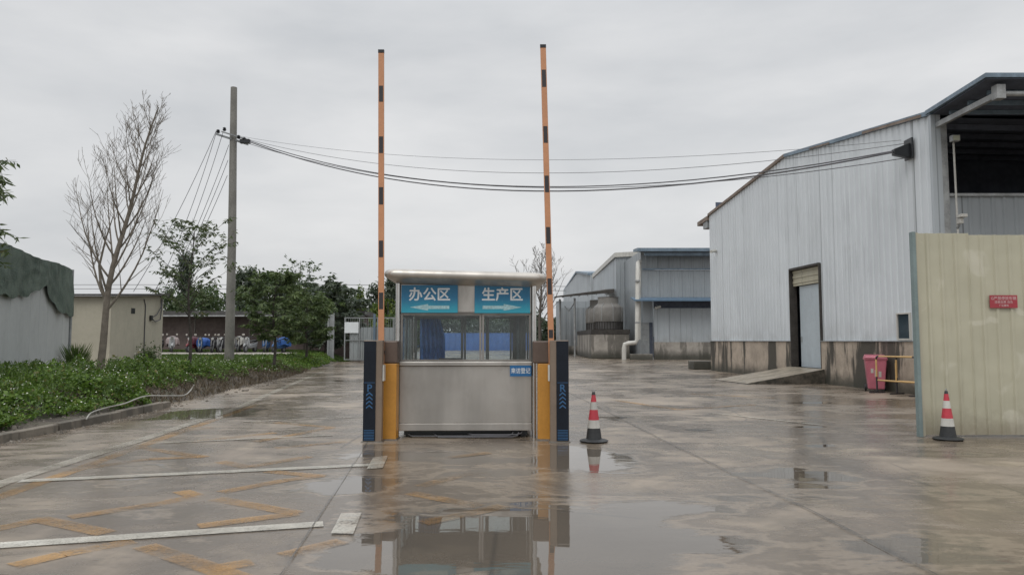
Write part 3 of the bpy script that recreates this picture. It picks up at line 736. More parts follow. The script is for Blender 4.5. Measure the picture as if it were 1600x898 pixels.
# ------------------------------------------------------------------ BARRIER MACHINES
def barrier(px_in, sgn, label, top, base_lean):
    """sgn -1: black panel on the left of the arm"""
    Y = 10.72; u = Y/F
    xa = (px_in-800)*u          # centre of the arm / taupe strip
    t = thing('barrier_machine', label, 'parking barrier', (xa, Y, 0), 0, 'raised parking barriers at the booth')
    b = lambda name, mb, mat, parent=t, **k: part(name, mb, mat, parent, world=False, **k)
    H = 1.455
    x_out = sgn*0.225; x_in = -sgn*0.045
    lo, hi = min(x_out, x_in), max(x_out, x_in)
    b('cabinet', MB().box(lo, hi, 0.0, 0.13, 0.0, H), M['taupe'], bevel=0.008)
    p0, p1 = sorted((sgn*0.222, sgn*0.045))
    pn = b('display_panel', MB().box(p0, p1, -0.012, -0.002, 0.02, H-.012), M['panel_black'], bevel=0.004)
    cx = (p0+p1)/2
    b('letter', upright(text_mesh('P' if sgn < 0 else 'R', 0.15, 0.002), (cx, -0.0135, 0.765)), M['led_blue'], pn)
    for k in range(4):
        z = 0.475+k*0.060; w_ = .046
        b('chevron', MB().add([(cx-w_,-.0135,z),(cx,-.0135,z+.038),(cx+w_,-.0135,z),(cx+w_,-.0135,z+.022),(cx,-.0135,z+.060),(cx-w_,-.0135,z+.022)], [(0,1,4,5),(1,2,3,4)]), M['led_blue'], pn)
    b('divider', MB().box(p0+.012, p1-.012, -.0136, -.0124, .845, .851), M['led_blue'], pn)
    for k in range(7): b('grille_slat', MB().box(p0+.015, p1-.015, -.0136, -.0124, .035+k*.022, .043+k*.022), M['led_blue'], pn)
    # machine behind: orange body with brown head
    q0, q1 = sorted((-sgn*0.045, -sgn*0.195)); q0 -= .02*(sgn > 0); q1 += .02*(sgn < 0)
    b('machine_body', MB().box(min(q0, -.045+.0), max(q1, .045), 0.235, 0.50, 0.0, 1.115), M['orange_box'], bevel=0.01)
    b('machine_head', MB().box(min(q0, -.055)-.012*(sgn>0)*6, max(q1, .055)+.012*(sgn<0), 0.225, 0.51, 1.118, H-.008), M['brown'], bevel=0.02)
    b('bracket', MB().box(*sorted((-sgn*.05, -sgn*.072)), -.004, .12, .87, 1.10), M['pvc'], bevel=0.003)
    b('hub', MB().tube([(0,.24,1.28),(0,.165,1.28)], 0.05, 16), M['black'], smooth=True)
    b('base_plate', MB().box(lo-.02, hi+.02, -.02, .15, 0.0, .014).box(min(q0,0)-.02, max(q1,0)+.02, .20, .53, 0.0, .016), M['steel_dark'])
    # arm with black bands; leans slightly
    top_p = at(top[0], top[1], Y+.19); lean = base_lean
    zb = 1.05; zt = top_p.z; xt = top_p.x-xa
    def X(z): return lean + (xt-lean)*(z-zb)/(zt-zb)
    def seg(z0, z1, w, d, yc=.175):
        return [(X(z0)-w, yc-d, z0),(X(z0)+w, yc-d, z0),(X(z0)+w, yc+d, z0),(X(z0)-w, yc+d, z0),(X(z1)-w, yc-d, z1),(X(z1)+w, yc-d, z1),(X(z1)+w, yc+d, z1),(X(z1)-w, yc+d, z1)]
    arm = b('arm', MB().hexa(seg(zb, zt, .043, .018)), M['orange_arm'], bevel=0.006)
    b('end_cap', MB().hexa(seg(zt+.001, zt+.05, .045, .021)), M['black'], arm)
    for (ya, yb) in top[2]:
        za = at(top[0], yb, Y+.18).z; zc = at(top[0], ya, Y+.18).z
        b('black_band', MB().hexa(seg(za, zc, .031, .0195)), M['arm_black'], arm)
    return t
barrier(593.5, -1, 'orange and black boom arm raised left of the booth, on its machine', (596, 84, [(135,160),(214,240),(293,320),(376,402),(457,483)]), 0.0)
barrier(864.0, 1, 'orange and black boom arm raised right of the booth, on its machine', (848.5, 76, [(110,137),(198,224),(275,301),(355,381),(435,460),(515,528)]), -0.01)

# ------------------------------------------------------------------ TRAFFIC CONES
def make_cone(loc, label):
    t = thing('traffic_cone', label, 'traffic cone', loc, 0, 'traffic cones in the yard')
    c = lambda n_, prof, m, **k: part(n_, MB().lathe(0, 0, prof, 28), m, t, world=False, smooth=True, **k)
    part('base', MB().lathe(0,0,[(.185,.0),(.205,.012),(.21,.022),(.19,.034),(.13,.046),(.118,.05)],12), M['rubber'], t, world=False, smooth=True)
    r = lambda z: 0.112 - (0.112-0.022)*(z-.05)/(.70-.05)
    c('sleeve', [(r(.048),.0485),(r(.20),.20)], M['rubber'])
    for a, b_, mm in ((.2005,.315,'cone_white'), (.3155,.46,'cone_red'), (.4605,.57,'cone_white'), (.5705,.67,'cone_red')):
        c('stripe', [(r(a)+.0015,a),(r(b_)+.0015,b_)], M[mm])
    c('tip', [(r(.67),.6705),(.022,.705),(.016,.715)], M['rubber'])
    rg = MB(); pts = [(0.017*math.cos(a), 0, .725+.020*math.sin(a)) for a in np.linspace(0, 2*math.pi, 13)]
    rg.tube(pts, 0.005, 6, cap=False); part('ring', rg, M['beam'], t, world=False, smooth=True)
    return t
p = gd(928, 690); cone = make_cone((p.x, p.y, 0), 'red and white banded cone standing just right of the right barrier machine')
p = gd(1474, 685); dup(cone, (p.x, p.y-.12, 0), 0.6, 'red and white banded cone standing in front of the cream metal hoarding')

# ------------------------------------------------------------------ CREAM HOARDING (right)
FY = 11.32
hb = thing('metal_hoarding', 'tall cream ribbed metal hoarding at the right edge of the yard', 'fence', (6.2, FY, 0))
fx0, fx1, fx2 = 6.215, at(1519, 500, FY).x, 15.0
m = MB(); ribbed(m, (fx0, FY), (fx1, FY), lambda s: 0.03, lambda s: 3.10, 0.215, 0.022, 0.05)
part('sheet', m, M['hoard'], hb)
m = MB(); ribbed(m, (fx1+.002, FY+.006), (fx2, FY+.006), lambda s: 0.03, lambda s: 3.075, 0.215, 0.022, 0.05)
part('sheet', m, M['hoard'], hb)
part('edge_post', MB().box(6.150, 6.205, FY-.045, FY+.05, 0, 3.12), plain('teal_grey_post', (0.20,0.26,0.26), .5, grime=.3), hb, bevel=0.005)
part('edge_trim', MB().box(6.206, 6.245, FY-.036, FY-.028, 0.02, 3.105), M['sheet_cream'], hb)
for zz in (.35, 1.6, 2.85): part('rail', MB().box(6.21, 15, FY+.03, FY+.08, zz, zz+.05), M['beam'], hb)
p0 = at(1546, 461, FY-.03); p1 = at(1590, 481, FY-.03)
sg = thing('notice_sign', 'small red notice sign with pale lettering on the cream hoarding', 'sign', (p0.x, FY-.03, p1.z))
pl = part('plate', MB().box(p0.x, p1.x, FY-.034, FY-.026, p1.z, p0.z), M['red_sign'], sg)
cx = (p0.x+p1.x)/2; zz = p1.z; hh = p0.z-p1.z
for txt, s_, k in (('G严禁停放车辆', .058, .74), ('违者后果 自负', .045, .45), ('厂区重地', .036, .18)):
    part('lettering', upright(text_mesh(txt, s_, .001), (cx, FY-.0352, zz+hh*k)), M['red_sign_txt'], pl)

# ------------------------------------------------------------------ WAREHOUSE (right)
A = Vector((10.98, 19.0, 0)); E = Vector((9.8, 36.4, 0)); LW = (E-A).length; T = (E-A)/LW; NW = Vector((-T.y, T.x, 0))  # NW points to +x? check below
if NW.x > 0: NW = -NW                                     # outward normal (towards the yard, -x)
wh = thing('warehouse', 'large pale ribbed metal warehouse on a stained concrete base at the right', 'warehouse', (A.x, A.y, 0))
def ridge(s):
    r = 8.7
    return 7.33 + (8.40-7.33)*s/r if s < r else 8.40 - (8.40-7.62)*(s-r)/(LW-r)
def sY(Y): return (Y-A.y)/T.y
ds0, ds1 = sY(25.25), sY(27.5); ws0, ws1 = sY(20.22), sY(20.80)
m = MB(); ribbed(m, A.xy, E.xy, lambda s: 1.44, ridge, 0.30, 0.03, 0.10, [(ds0, ds1, -99, 4.06), (ws0, ws1, 1.50, 2.18)], nrm=-1)
# make ribs stand out towards the yard
part('wall', m, M['sheet_white'], wh)
def along(s, out, z): q = A + T*s + NW*out; return (q.x, q.y, z)
def wbox(mb, s0, s1, o0, o1, z0, z1, z0b=None, z1b=None):
    z0b = z0 if z0b is None else z0b; z1b = z1 if z1b is None else z1b
    return mb.hexa([along(s0,o0,z0), along(s1,o0,z0b), along(s1,o1,z0b), along(s0,o1,z0), along(s0,o0,z1), along(s1,o0,z1b), along(s1,o1,z1b), along(s0,o1,z1)])
m = MB(); wbox(m, -0.02, ds0-.02, -.2, .05, -.02, 1.42); wbox(m, ds1+.02, LW+.02, -.2, .05, -.02, 1.42); part('base_wall', m, M['stained'], wh)
m = MB(); wbox(m, 0, ds0-.02, -.03, .09, 1.422, 1.446); wbox(m, ds1+.02, LW, -.03, .09, 1.422, 1.446); part('drip_trim', m, M['grey_paint'], wh)
# roof verge flashing
r = 8.7; m = MB(); wbox(m, -.05, r, -.12, .07, 7.33, 7.45, 8.40, 8.52); part('verge_flashing', m, M['flash'], wh)
m = MB(); wbox(m, r+.004, LW+.05, -.12, .07, 8.40, 8.52, 7.62, 7.74); part('verge_flashing', m, M['rust'], wh)
for a_ in ((0.3, 3.2, .071, .078, 7.37, 7.45, 7.73, 7.81), (5.2, 6.6, .071, .078, 7.97, 8.03, 8.145, 8.205)):
    m = MB(); wbox(m, *a_); part('rust_patch', m, M['rust'], wh)
m = MB()
for (s0, s1) in ((-.05, r), (r, LW+1.2)):
    z0, z1 = (7.44, 8.51) if s0 < 0 else (8.51, 7.68)
    m.add([along(s0,-.1,z0), along(s1,-.1,z1), (along(s1,-.1,z1)[0]+16, along(s1,0,0)[1], z1), (along(s0,-.1,z0)[0]+16, along(s0,0,0)[1], z0)], [(0,1,2,3)])
part('roof', m, M['blue_roof'], wh)
# far eave overhang seen past the corner
m = MB(); wbox(m, LW+.02, LW+1.5, -.5, .12, 7.42, 7.62, 7.34, 7.54); part('eave', m, M['rust'], wh)
m = MB(); wbox(m, LW+.1, LW+.7, -.4, .08, 7.05, 7.41, 7.05, 7.37); part('gutter', m, M['grey_paint'], wh)
# interior shell (dark) seen through the open front and door
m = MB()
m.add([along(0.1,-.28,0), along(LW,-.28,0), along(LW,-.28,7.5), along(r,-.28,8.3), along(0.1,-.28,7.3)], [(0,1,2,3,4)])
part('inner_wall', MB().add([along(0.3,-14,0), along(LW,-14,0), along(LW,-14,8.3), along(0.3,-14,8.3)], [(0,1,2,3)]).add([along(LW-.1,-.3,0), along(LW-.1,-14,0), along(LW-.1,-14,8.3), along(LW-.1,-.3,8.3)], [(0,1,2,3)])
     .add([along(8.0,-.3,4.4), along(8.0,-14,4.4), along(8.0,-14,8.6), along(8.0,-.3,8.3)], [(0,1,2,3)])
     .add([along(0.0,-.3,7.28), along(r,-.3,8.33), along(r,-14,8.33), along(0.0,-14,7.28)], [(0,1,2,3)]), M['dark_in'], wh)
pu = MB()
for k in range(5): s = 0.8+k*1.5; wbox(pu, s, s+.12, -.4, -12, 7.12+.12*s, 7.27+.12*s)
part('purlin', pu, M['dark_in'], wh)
# door opening
dr = MB(); wbox(dr, ds0-.04, ds0, -.22, .06, 0.45, 4.10); wbox(dr, ds1, ds1+.04, -.22, .06, 0.45, 4.10); wbox(dr, ds0, ds1, -.22, .065, 4.04, 4.12)
frm = part('door_frame', dr, M['dark_brown'], wh)
m = MB()
for k in range(6): wbox(m, ds0+.01, ds1-.01, -.16, -.09+.02*(k%2), 3.46+k*.095, 3.55+k*.095)
part('roller_shutter', m, M['sheet_cream'], wh)
m = MB(); wbox(m, ds0+.01, ds0+1.92, -.215, -.17, .50, 3.44); d_ = part('door', m, M['door_panel'], wh)
m = MB()
wbox(m, ds0+1.80, ds0+1.84, -.169, -.14, 1.4, 1.6)
part('handle', m, M['grey_paint'], d_)
m = MB(); wbox(m, ds0-.3, ds1+.3, -.3, -3.0, 0.42, 0.455); part('door_floor', m, M['path'], wh)
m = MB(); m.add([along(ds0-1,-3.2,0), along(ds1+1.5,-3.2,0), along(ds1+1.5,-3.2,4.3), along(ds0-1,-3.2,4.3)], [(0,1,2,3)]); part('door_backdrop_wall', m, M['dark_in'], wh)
# window
m = MB(); wbox(m, ws0-.03, ws1+.03, -.02, .05, 1.46, 1.51); wbox(m, ws0-.03, ws0+.02, -.02, .045, 1.512, 2.18); wbox(m, ws1-.02, ws1+.03, -.02, .045, 1.512, 2.18); wbox(m, ws0-.03, ws1+.03, -.02, .05, 2.182, 2.22)
wf = part('window', m, M['pvc'], wh); m = MB(); wbox(m, ws0+.02, ws1-.02, .0, .01, 1.512, 2.18); part('pane', m, M['dark_glass'], wf)
# corner trim + front column
part('corner_trim', MB().box(A.x-.05, A.x+.20, A.y-.06, A.y+.05, 1.44, 7.33), M['sheet_far'], wh)
part('column', MB().box(A.x+.21, A.x+.36, A.y-.02, A.y+.28, 0, 7.15).box(A.x+.205, A.x+.365, A.y-.05, A.y-.022, 0, 7.14), M['beam'], wh)
m = MB(); ribbed(m, (A.x+.42, A.y+.1), (A.x+13, A.y+.1), lambda s: 0.0, lambda s: 5.25, 0.30, 0.03, 0.08); part('infill_sheet', m, M['sheet_grey'], wh)
part('infill_rail', MB().box(A.x+.40, A.x+13, A.y+.0, A.y+.06, 5.2, 5.27), M['beam'], wh)
# front canopy
cz = 7.36; CX0, CY0 = 10.66, 16.25
cn = part('canopy', MB().hexa([(CX0,CY0,cz),(24,CY0,cz),(24,A.y+.1,cz+.02),(A.x-.10,A.y+.1,cz+.02),(CX0,CY0,cz+.10),(24,CY0,cz+.10),(24,A.y+.1,cz+.12),(A.x-.10,A.y+.1,cz+.12)]), M['flash'], wh)
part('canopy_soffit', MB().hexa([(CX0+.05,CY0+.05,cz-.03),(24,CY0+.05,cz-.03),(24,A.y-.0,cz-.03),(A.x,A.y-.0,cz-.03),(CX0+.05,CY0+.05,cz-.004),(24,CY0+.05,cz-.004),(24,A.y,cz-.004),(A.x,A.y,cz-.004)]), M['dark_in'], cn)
part('beam', MB().box(11.05, 11.15, 16.55, A.y-.06, 6.99, 7.12).box(11.0, 11.20, 16.40, 16.60, 6.93, 7.25), M['beam'], cn)
part('beam', MB().tube([(11.22,16.5,7.06),(24,16.5,7.06)], .06, 10), M['beam'], cn, smooth=True)
for k in range(3): part('purlin', MB().box(11.2, 24, 17.0+k*.75, 17.07+k*.75, 7.22, 7.32), M['flash'], cn)
# ramp
q0 = A+T*(ds0-.25); q1 = A+T*(ds1+.15)
def rp(q, o, z): v = q+NW*o; return (v.x, v.y, z)
ramp = MB().hexa([rp(q0,2.75,-.02), rp(q0,.052,-.02), rp(q1,.052,-.02), rp(q1,2.9,-.02), rp(q0,2.75,.03), rp(q0,.052,.50), rp(q1,.052,.50), rp(q1,2.9,.03)])
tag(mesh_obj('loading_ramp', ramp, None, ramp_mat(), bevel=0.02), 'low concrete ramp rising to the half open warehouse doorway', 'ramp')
# bin
def bin_():
    p = gd(1369, 611); t = thing('wheelie_bin', 'pink wheeled rubbish bin against the stained warehouse base', 'rubbish bin', (p.x, p.y, 0), R(-22))
    b = lambda n_, mb, mt, par=t, **k: part(n_, mb, mt, par, world=False, **k)
    b('body', MB().hexa([(-.21,-.22,.07),(.21,-.22,.07),(.21,.22,.07),(-.21,.22,.07),(-.28,-.33,.92),(.28,-.33,.92),(.28,.33,.92),(-.28,.33,.92)]), M['pink'], bevel=.03)
    b('rim', MB().box(-.30,.30,-.35,.35,.90,.95), M['pink'], bevel=.015)
    b('lid', MB().hexa([(-.30,-.38,.952),(.30,-.38,.952),(.30,.36,.952),(-.30,.36,.952),(-.26,-.33,1.02),(.26,-.33,1.02),(.26,.34,1.05),(-.26,.34,1.05)]), M['pink'], bevel=.02)
    b('handle', MB().tube([(-.24,.36,.98),(-.24,.43,1.0),(.24,.43,1.0),(.24,.36,.98)], .017, 8), M['pink'], smooth=True)
    for s in (-1, 1): b('wheel', MB().tube([(s*.23,.22,.10),(s*.285,.22,.10)], .10, 16), M['rubber'], smooth=True)
    k = MB()
    for i in range(3): k.add([(-.14+.1*i,-.262-.045*0-.003*i,.42),(-.07+.1*i,-.262-.003*i,.42),(-.07+.1*i,-.300-.003*i,.66-.04*i),(-.14+.1*i,-.300-.003*i,.66-.04*i)], [(0,1,2,3)])
    b('sticker', k, M['pvc'])
bin_()
# crowd rails
def rail():
    t = thing('barrier_rail', 'yellow and black steel crowd rail standing nearest the pink bin', 'crowd barrier', (0,0,0), 0, 'yellow crowd rails by the warehouse')
    b = lambda n_, mb, mt, **k: part(n_, mb, mt, t, world=False, smooth=True, **k)
    L = 1.45; r_ = .024
    b('top_rail', MB().tube([(.10,0,1.02),(L-.1,0,1.02)], r_, 10), M['rail_yellow'])
    b('lower_rail', MB().tube([(.05,0,.36),(L-.05,0,.36)], r_, 10), M['rail_yellow'])
    for x in (0, L):
        s = 1 if x == 0 else -1
        b('post', MB().tube([(x,0,.45),(x,0,.94)], r_, 10), M['rail_yellow'])
        b('bend', MB().tube([(x,0,.94),(x+s*.02,0,.99),(x+s*.06,0,1.015),(x+s*.12,0,1.02)], r_+.002, 10), M['arm_black'])
        b('leg', MB().tube([(x,0,.45),(x,0,.03)], r_, 10), M['arm_black']); b('foot', MB().tube([(x,-.25,.025),(x,.25,.025)], .02, 8), M['arm_black'])
    b('upright', MB().tube([(L*.5,0,.38),(L*.5,0,.85)], .018, 8), M['rail_yellow'])
    return t
rl = rail(); rl.location = (10.15, 20.7, 0); rl.rotation_euler = (0,0,R(-76))
dup(rl, (10.42, 20.15, 0), R(-70), 'yellow and black steel crowd rail disappearing behind the cream hoarding')

# things fixed on the warehouse
p = at(1432, 233, 19.9)
cb = thing('cable_bracket', 'black cable bracket fixed high on the warehouse wall', 'cable bracket', (A.x-.1, 19.9, 6.5))
q = A+T*sY(19.9)
part('back_plate', MB().box(q.x-.09, q.x-.04, 19.7, 20.1, 6.38, 6.95), M['black'], cb, bevel=.01)
part('clamp', MB().hexa([(q.x-.50,19.82,6.50),(q.x-.09,19.80,6.42),(q.x-.09,20.0,6.42),(q.x-.50,19.98,6.50),(q.x-.50,19.82,6.66),(q.x-.09,19.80,6.82),(q.x-.09,20.0,6.82),(q.x-.50,19.98,6.66)]), M['black'], cb, bevel=.01)
fl_ = thing('flood_light', 'small flood light on a thin pole at the warehouse corner', 'flood light', (11.25, 18.9, 3.0))
p = at(1488, 222, 18.8)
part('lamp_head', MB().box(p.x-.10, p.x+.10, 18.62, 18.76, p.z-.02, p.z+.14), M['beam'], fl_, bevel=.01)
part('lamp_glass', MB().box(p.x-.08, p.x+.08, 18.608, 18.618, p.z, p.z+.12), plain('lamp_lens', (0.35,0.36,0.27), .25), fl_)
part('pole', MB().tube([(p.x+.05,18.8,2.9),(p.x+.03,18.8,p.z-.02)], .025, 8), M['pvc'], fl_, smooth=True)
p = at(1496, 343, 18.75)
sc2 = thing('security_camera', 'white security camera clamped to the thin pole at the warehouse corner', 'security camera', (p.x, 18.75, p.z))
part('housing', MB().box(p.x-.05, p.x+.12, 18.5, 18.72, p.z+.03, p.z+.11).box(p.x-.02, p.x+.07, 18.60, 18.78, p.z-.12, p.z+.02), M['pvc'], sc2, bevel=.012)
part('bracket', MB().tube([(p.x+.02,18.72,p.z-.15),(p.x+.02,18.80,p.z-.22)], .03, 8), M['grey_paint'], sc2)
p = at(1122, 394, 35.6)
sc3 = thing('security_camera', 'small white security camera high on the far corner of the warehouse wall', 'security camera', tuple(p))
part('housing', MB().tube([(p.x-.45,35.2,p.z-.02),(p.x-.12,35.5,p.z+.06)], .07, 10), M['pvc'], sc3, smooth=True)
part('bracket', MB().tube([(p.x-.2,35.45,p.z+.03),(p.x-.05,35.5,p.z-.1),(p.x+.05,35.6,p.z-.12)], .02, 8), M['grey_paint'], sc3)
p = gd(1098, 577); tag(mesh_obj('concrete_block', MB().box(p.x-.45, p.x+.55, p.y, p.y+1.2, 0, .42), None, M['plinth'], bevel=.03), 'low concrete block by the far corner of the warehouse', 'block')

# ------------------------------------------------------------------ MIDDLE BUILDINGS
# building A (facing us)
Y = 57.0; a = thing('workshop', 'grey ribbed workshop with a long blue canopy, left of the large warehouse', 'workshop', (11, Y, 0))
xl = at(1022, 500, Y).x; xr = 24; xw = at(1003, 400, Y+.5).x
m = MB(); ribbed(m, (xl, Y), (xr, Y), lambda s: 1.35, lambda s: 3.95, 0.42, .04, .12); part('wall', m, M['sheet_far'], a)
part('base_wall', MB().box(xl, xr, Y-.05, Y+.2, 0, 1.35), M['plinth'], a)
part('inner_strip', MB().box(xl, xr, Y+.12, Y+.2, 3.952, 4.55), M['dark_in'], a)
m = MB(); ribbed(m, (xw, Y+.5), (xr, Y+.5), lambda s: 4.5, lambda s: 6.95, 0.42, .04, .12); part('upper_wall', m, M['sheet_grey'], a)
part('ledge', MB().box(xw, xr, Y+.35, Y+.5, 6.96, 7.06), M['flash'], a)
m = MB(); ribbed(m, (xw, Y+.6), (xr, Y+.6), lambda s: 7.065, lambda s: 8.5, 0.42, .04, .12); part('upper_wall', m, M['sheet_grey'], a)
part('roof', MB().hexa([(xw-.6,Y-1.0,8.25),(xr,Y-1.0,8.25),(xr,Y+1,8.42),(xw-.6,Y+1,8.42),(xw-.6,Y-1.0,8.50),(xr,Y-1.0,8.50),(xr,Y+1,8.62),(xw-.6,Y+1,8.62)]).box(xw, xr, Y-.6, Y-.4, 7.95, 8.2), M['flash'], a)
part('side_wall', MB().box(xw-.05, xw+.02, Y+.7, Y+16, 0, 8.5), M['sheet_grey'], a)
xc = at(990, 467, Y-1).x
part('canopy', MB().hexa([(xc,Y-1.4,4.42),(xr,Y-1.4,4.42),(xr,Y+.45,4.72),(xc,Y+.45,4.72),(xc,Y-1.4,4.52),(xr,Y-1.4,4.52),(xr,Y+.45,4.82),(xc,Y+.45,4.82)]), M['blue_roof'], a)
part('door_wall', MB().box(xw, xl-.01, Y+.42, Y+.5, 0, 4.5), M['sheet_far'], a)
pd = at(1003, 505, Y); pd2 = at(1016, 552, Y)
dd = part('door', MB().box(pd.x, pd2.x, Y+.30, Y+.36, .25, 2.85), M['grey_paint'], a); part('door_slat', MB().box(pd.x+.1, pd2.x-.1, Y+.28, Y+.299, 1.5, 1.55).box(pd.x+.1,pd2.x-.1,Y+.28,Y+.299,.4,.45).box(pd.x+.1,pd2.x-.1,Y+.28,Y+.299,2.6,2.65), M['beam'], dd)
part('doorway', MB().box(pd2.x+.01, pd2.x+.28, Y+.36, Y+.40, .25, 2.85), M['dark_in'], a)
p = at(1029, 481, Y-.4); lt = thing('wall_lamp', 'small white lamp under the blue canopy of the workshop', 'lamp', tuple(p))
part('shade', MB().tube([(p.x-.25,Y-.5,p.z),(p.x+.15,Y-.3,p.z+.12)], .10, 10), M['pvc'], lt, smooth=True); part('arm', MB().tube([(p.x+.1,Y-.3,p.z+.1),(p.x-.1,Y-.05,p.z+.25)], .03, 6), M['beam'], lt)
# building B
YB = 66.0; b_ = thing('factory_hall', 'pale ribbed factory hall with a white roof edge behind the cooling towers', 'factory hall', (9.3, YB, 0))
xb = at(963, 450, YB).x; xbr = at(1006, 450, YB).x
m = MB(); ribbed(m, (xb, YB), (xbr+1, YB), lambda s: 1.8, lambda s: 8.95, 0.38, .04, .10); part('front_wall', m, M['sheet_grey'], b_)
part('base_wall', MB().box(xb, xbr+1, YB-.05, YB+.1, 0, 1.8), M['dark_in'], b_)
m = MB(); ribbed(m, (xb, YB), (xb-.1, YB+18), lambda s: 0, lambda s: 8.9-.02*s, 0.42, .04, .12); part('side_wall', m, M['sheet_far'], b_)
part('roof', MB().hexa([(xb-.15,YB-.2,8.9),(xbr+1,YB-.2,9.05),(xbr+1,YB+18,8.7),(xb-.2,YB+18,8.55),(xb-.15,YB-.2,9.3),(xbr+1,YB-.2,9.5),(xbr+1,YB+18,9.2),(xb-.2,YB+18,9.0)]), M['pvc'], b_)
# building C
c_ = thing('factory_hall', 'farther pale factory hall with a low pitched roof, left of the cooling tower canopy', 'factory hall', (8.6, 86, 0))
m = MB(); prof = [(86,9.2),(100,10.9),(120,10.4)]
ribbed(m, (xb-.3, 85), (8.7, 125), lambda s: 0, lambda s: np.interp(85+s, [85,101,125],[9.0,10.7,9.8]), .5, .05, .15); part('side_wall', m, M['sheet_far'], c_)
m = MB()
for (y0,z0,y1,z1) in ((85,9.0,101,10.7),(101,10.7,125,9.8)):
    m.hexa([(xb-.6,y0,z0),(20,y0,z0),(20,y1,z1),(xb-.6,y1,z1),(xb-.6,y0,z0+.25),(20,y0,z0+.25),(20,y1,z1+.25),(xb-.6,y1,z1+.25)])
part('roof', m, M['flash'], c_)
part('front_wall', MB().box(xb-.3, 20, 84.9, 85.0, 0, 9.0), M['sheet_far'], c_)
# annex behind the canopy
an = thing('annex', 'low annex with grey metal doors under the dark lean-to canopy', 'annex', (6, 78, 0))
x0 = at(872, 500, 78).x; x1 = at(902, 500, 78).x
m = MB(); ribbed(m, (x0+.3, 78), (8.9, 78), lambda s: .9, lambda s: 4.9, .6, .05, .25); part('door', m, M['sheet_grey'], an)
part('wall', MB().box(x0-.2, 8.9, 78.06, 78.3, 0, 5.6), M['sheet_far'], an); part('base_wall', MB().box(x0+.3, 8.9, 77.85, 78.0, 0, .9), M['plinth'], an)
# lean-to canopy with posts
ca = thing('lean_to_canopy', 'dark sagging lean-to canopy on thin posts over the cooling towers', 'canopy', (6, 66, 0))
pA, pB, pC, pD = at(866, 465, 68), at(960, 457, 63), at(961, 446, 68), at(874, 461, 76)
part('roof', MB().hexa([pA, pB, at(957,452,72), at(876,463,76), pA+Vector((0,0,.12)), pB+Vector((0,0,.30)), at(957,450.5,72), at(876,461.5,76)]), M['dark_brown'], ca)
for px_, yy in ((875, 69), (898, 67)): q = at(px_, 500, yy); part('post', MB().tube([(q.x, yy, 0), (q.x, yy, 5.3)], .09, 8), M['beam'], ca)
rr_ = MB()
for k in range(8):
    t_ = k/7; a0 = pA.lerp(pB, t_); rr_.tube([a0-Vector((0,0,.05)), at(876,462,76).lerp(at(958,449,72), t_)], .05, 5)
part('rafter', rr_, M['grey_paint'], ca)
part('strut', MB().tube([at(882,478,68), at(889,486,68), at(897,474,68)], .05, 6), M['grey_paint'], ca)
# cooling towers on their plinth
px0 = at(924, 540, 60).x
part_pl = thing('water_basin', 'long stained concrete basin carrying the two cooling towers', 'concrete basin', (7.8, 60, 0))
part('basin', MB().box(px0, px0+3.1, 60, 73, 0, 2.0), M['plinth'], part_pl, bevel=.05)
m = MB(); m.box(px0-.03, px0+3.13, 59.95, 73.05, 2.002, 2.35)
part('frame', m, M['dark_brown'], part_pl)
def tower(cx, cy, lab, grp='cooling towers on the basin'):
    t = thing('cooling_tower', lab, 'cooling tower', (cx, cy, 2.35), 0, grp)
    b = lambda n_, mb, mt, **k: part(n_, mb, mt, t, world=False, smooth=True, **k)
    b('base', MB().lathe(0,0,[(1.12,0),(1.17,.05),(1.17,.66)],32), M['shed_roof'])
    lv = MB()
    for k in range(32):
        a_ = 2*math.pi*k/32; lv.tube([(1.2*math.cos(a_),1.2*math.sin(a_),.02),(1.2*math.cos(a_),1.2*math.sin(a_),.68)], .03, 5)
    b('louvre', lv, M['dark_brown'])
    b('shell', MB().lathe(0,0,[(1.21,.66),(1.24,.70),(1.23,1.80),(1.16,1.93),(1.0,2.05),(.88,2.14),(.86,2.20),(.86,2.70),(.91,2.72)],32), M['fibreglass'])
    rbm = MB()
    for k in range(8):
        a_ = 2*math.pi*k/8+.2; rbm.tube([(r__*math.cos(a_), r__*math.sin(a_), z_) for r__, z_ in ((1.25,.7),(1.24,1.80),(1.17,1.94),(1.01,2.06),(.88,2.2))], .025, 5)
    b('seam', rbm, M['beam'])
    b('motor', MB().lathe(0,0,[(.15,2.75),(.15,2.86),(.1,2.9)],12), M['grey_paint'])
    return t
ct = tower(px0+1.65, 62, 'nearer weathered grey cooling tower on the concrete basin')
dup(ct, (px0+1.45, 66.5, 2.35), .4, 'farther weathered grey cooling tower half hidden behind the nearer one')
# white duct
pp = [at(1000,408,57.2), at(997,411,56.6), at(996.5,420,56.2), at(995.5,530,56), at(993,535,56), at(982,536,56), at(976,538,56), at(975,545,56), at(975,562,56)]
dt = thing('duct_pipe', 'fat white pipe running down the workshop corner and bending to the ground', 'pipe', (pp[-1].x, 56, 0))
part('pipe', MB().tube(pp, .17, 14), M['pvc'], dt, smooth=True)
cl = MB()
for yy in (440, 470, 505): q = at(996,yy,56.05); cl.tube([q, q+Vector((0,0,.12))], .195, 14)
part('collar', cl, M['beam'], dt, smooth=True)
q = at(1008, 400, 57); tag(mesh_obj('drain_pipe', MB().tube([at(1001,412,56.9), at(1000,530,56.9)], .05, 8), None, M['pvc']), 'thin drain pipe beside the fat white pipe', 'pipe')
p = gd(985, 562); tag(mesh_obj('low_wall', MB().box(p.x, p.x+1.7, p.y, p.y+.4, 0, .45), None, M['plinth'], bevel=.03), 'knee-high concrete wall beside the foot of the white pipe', 'wall')
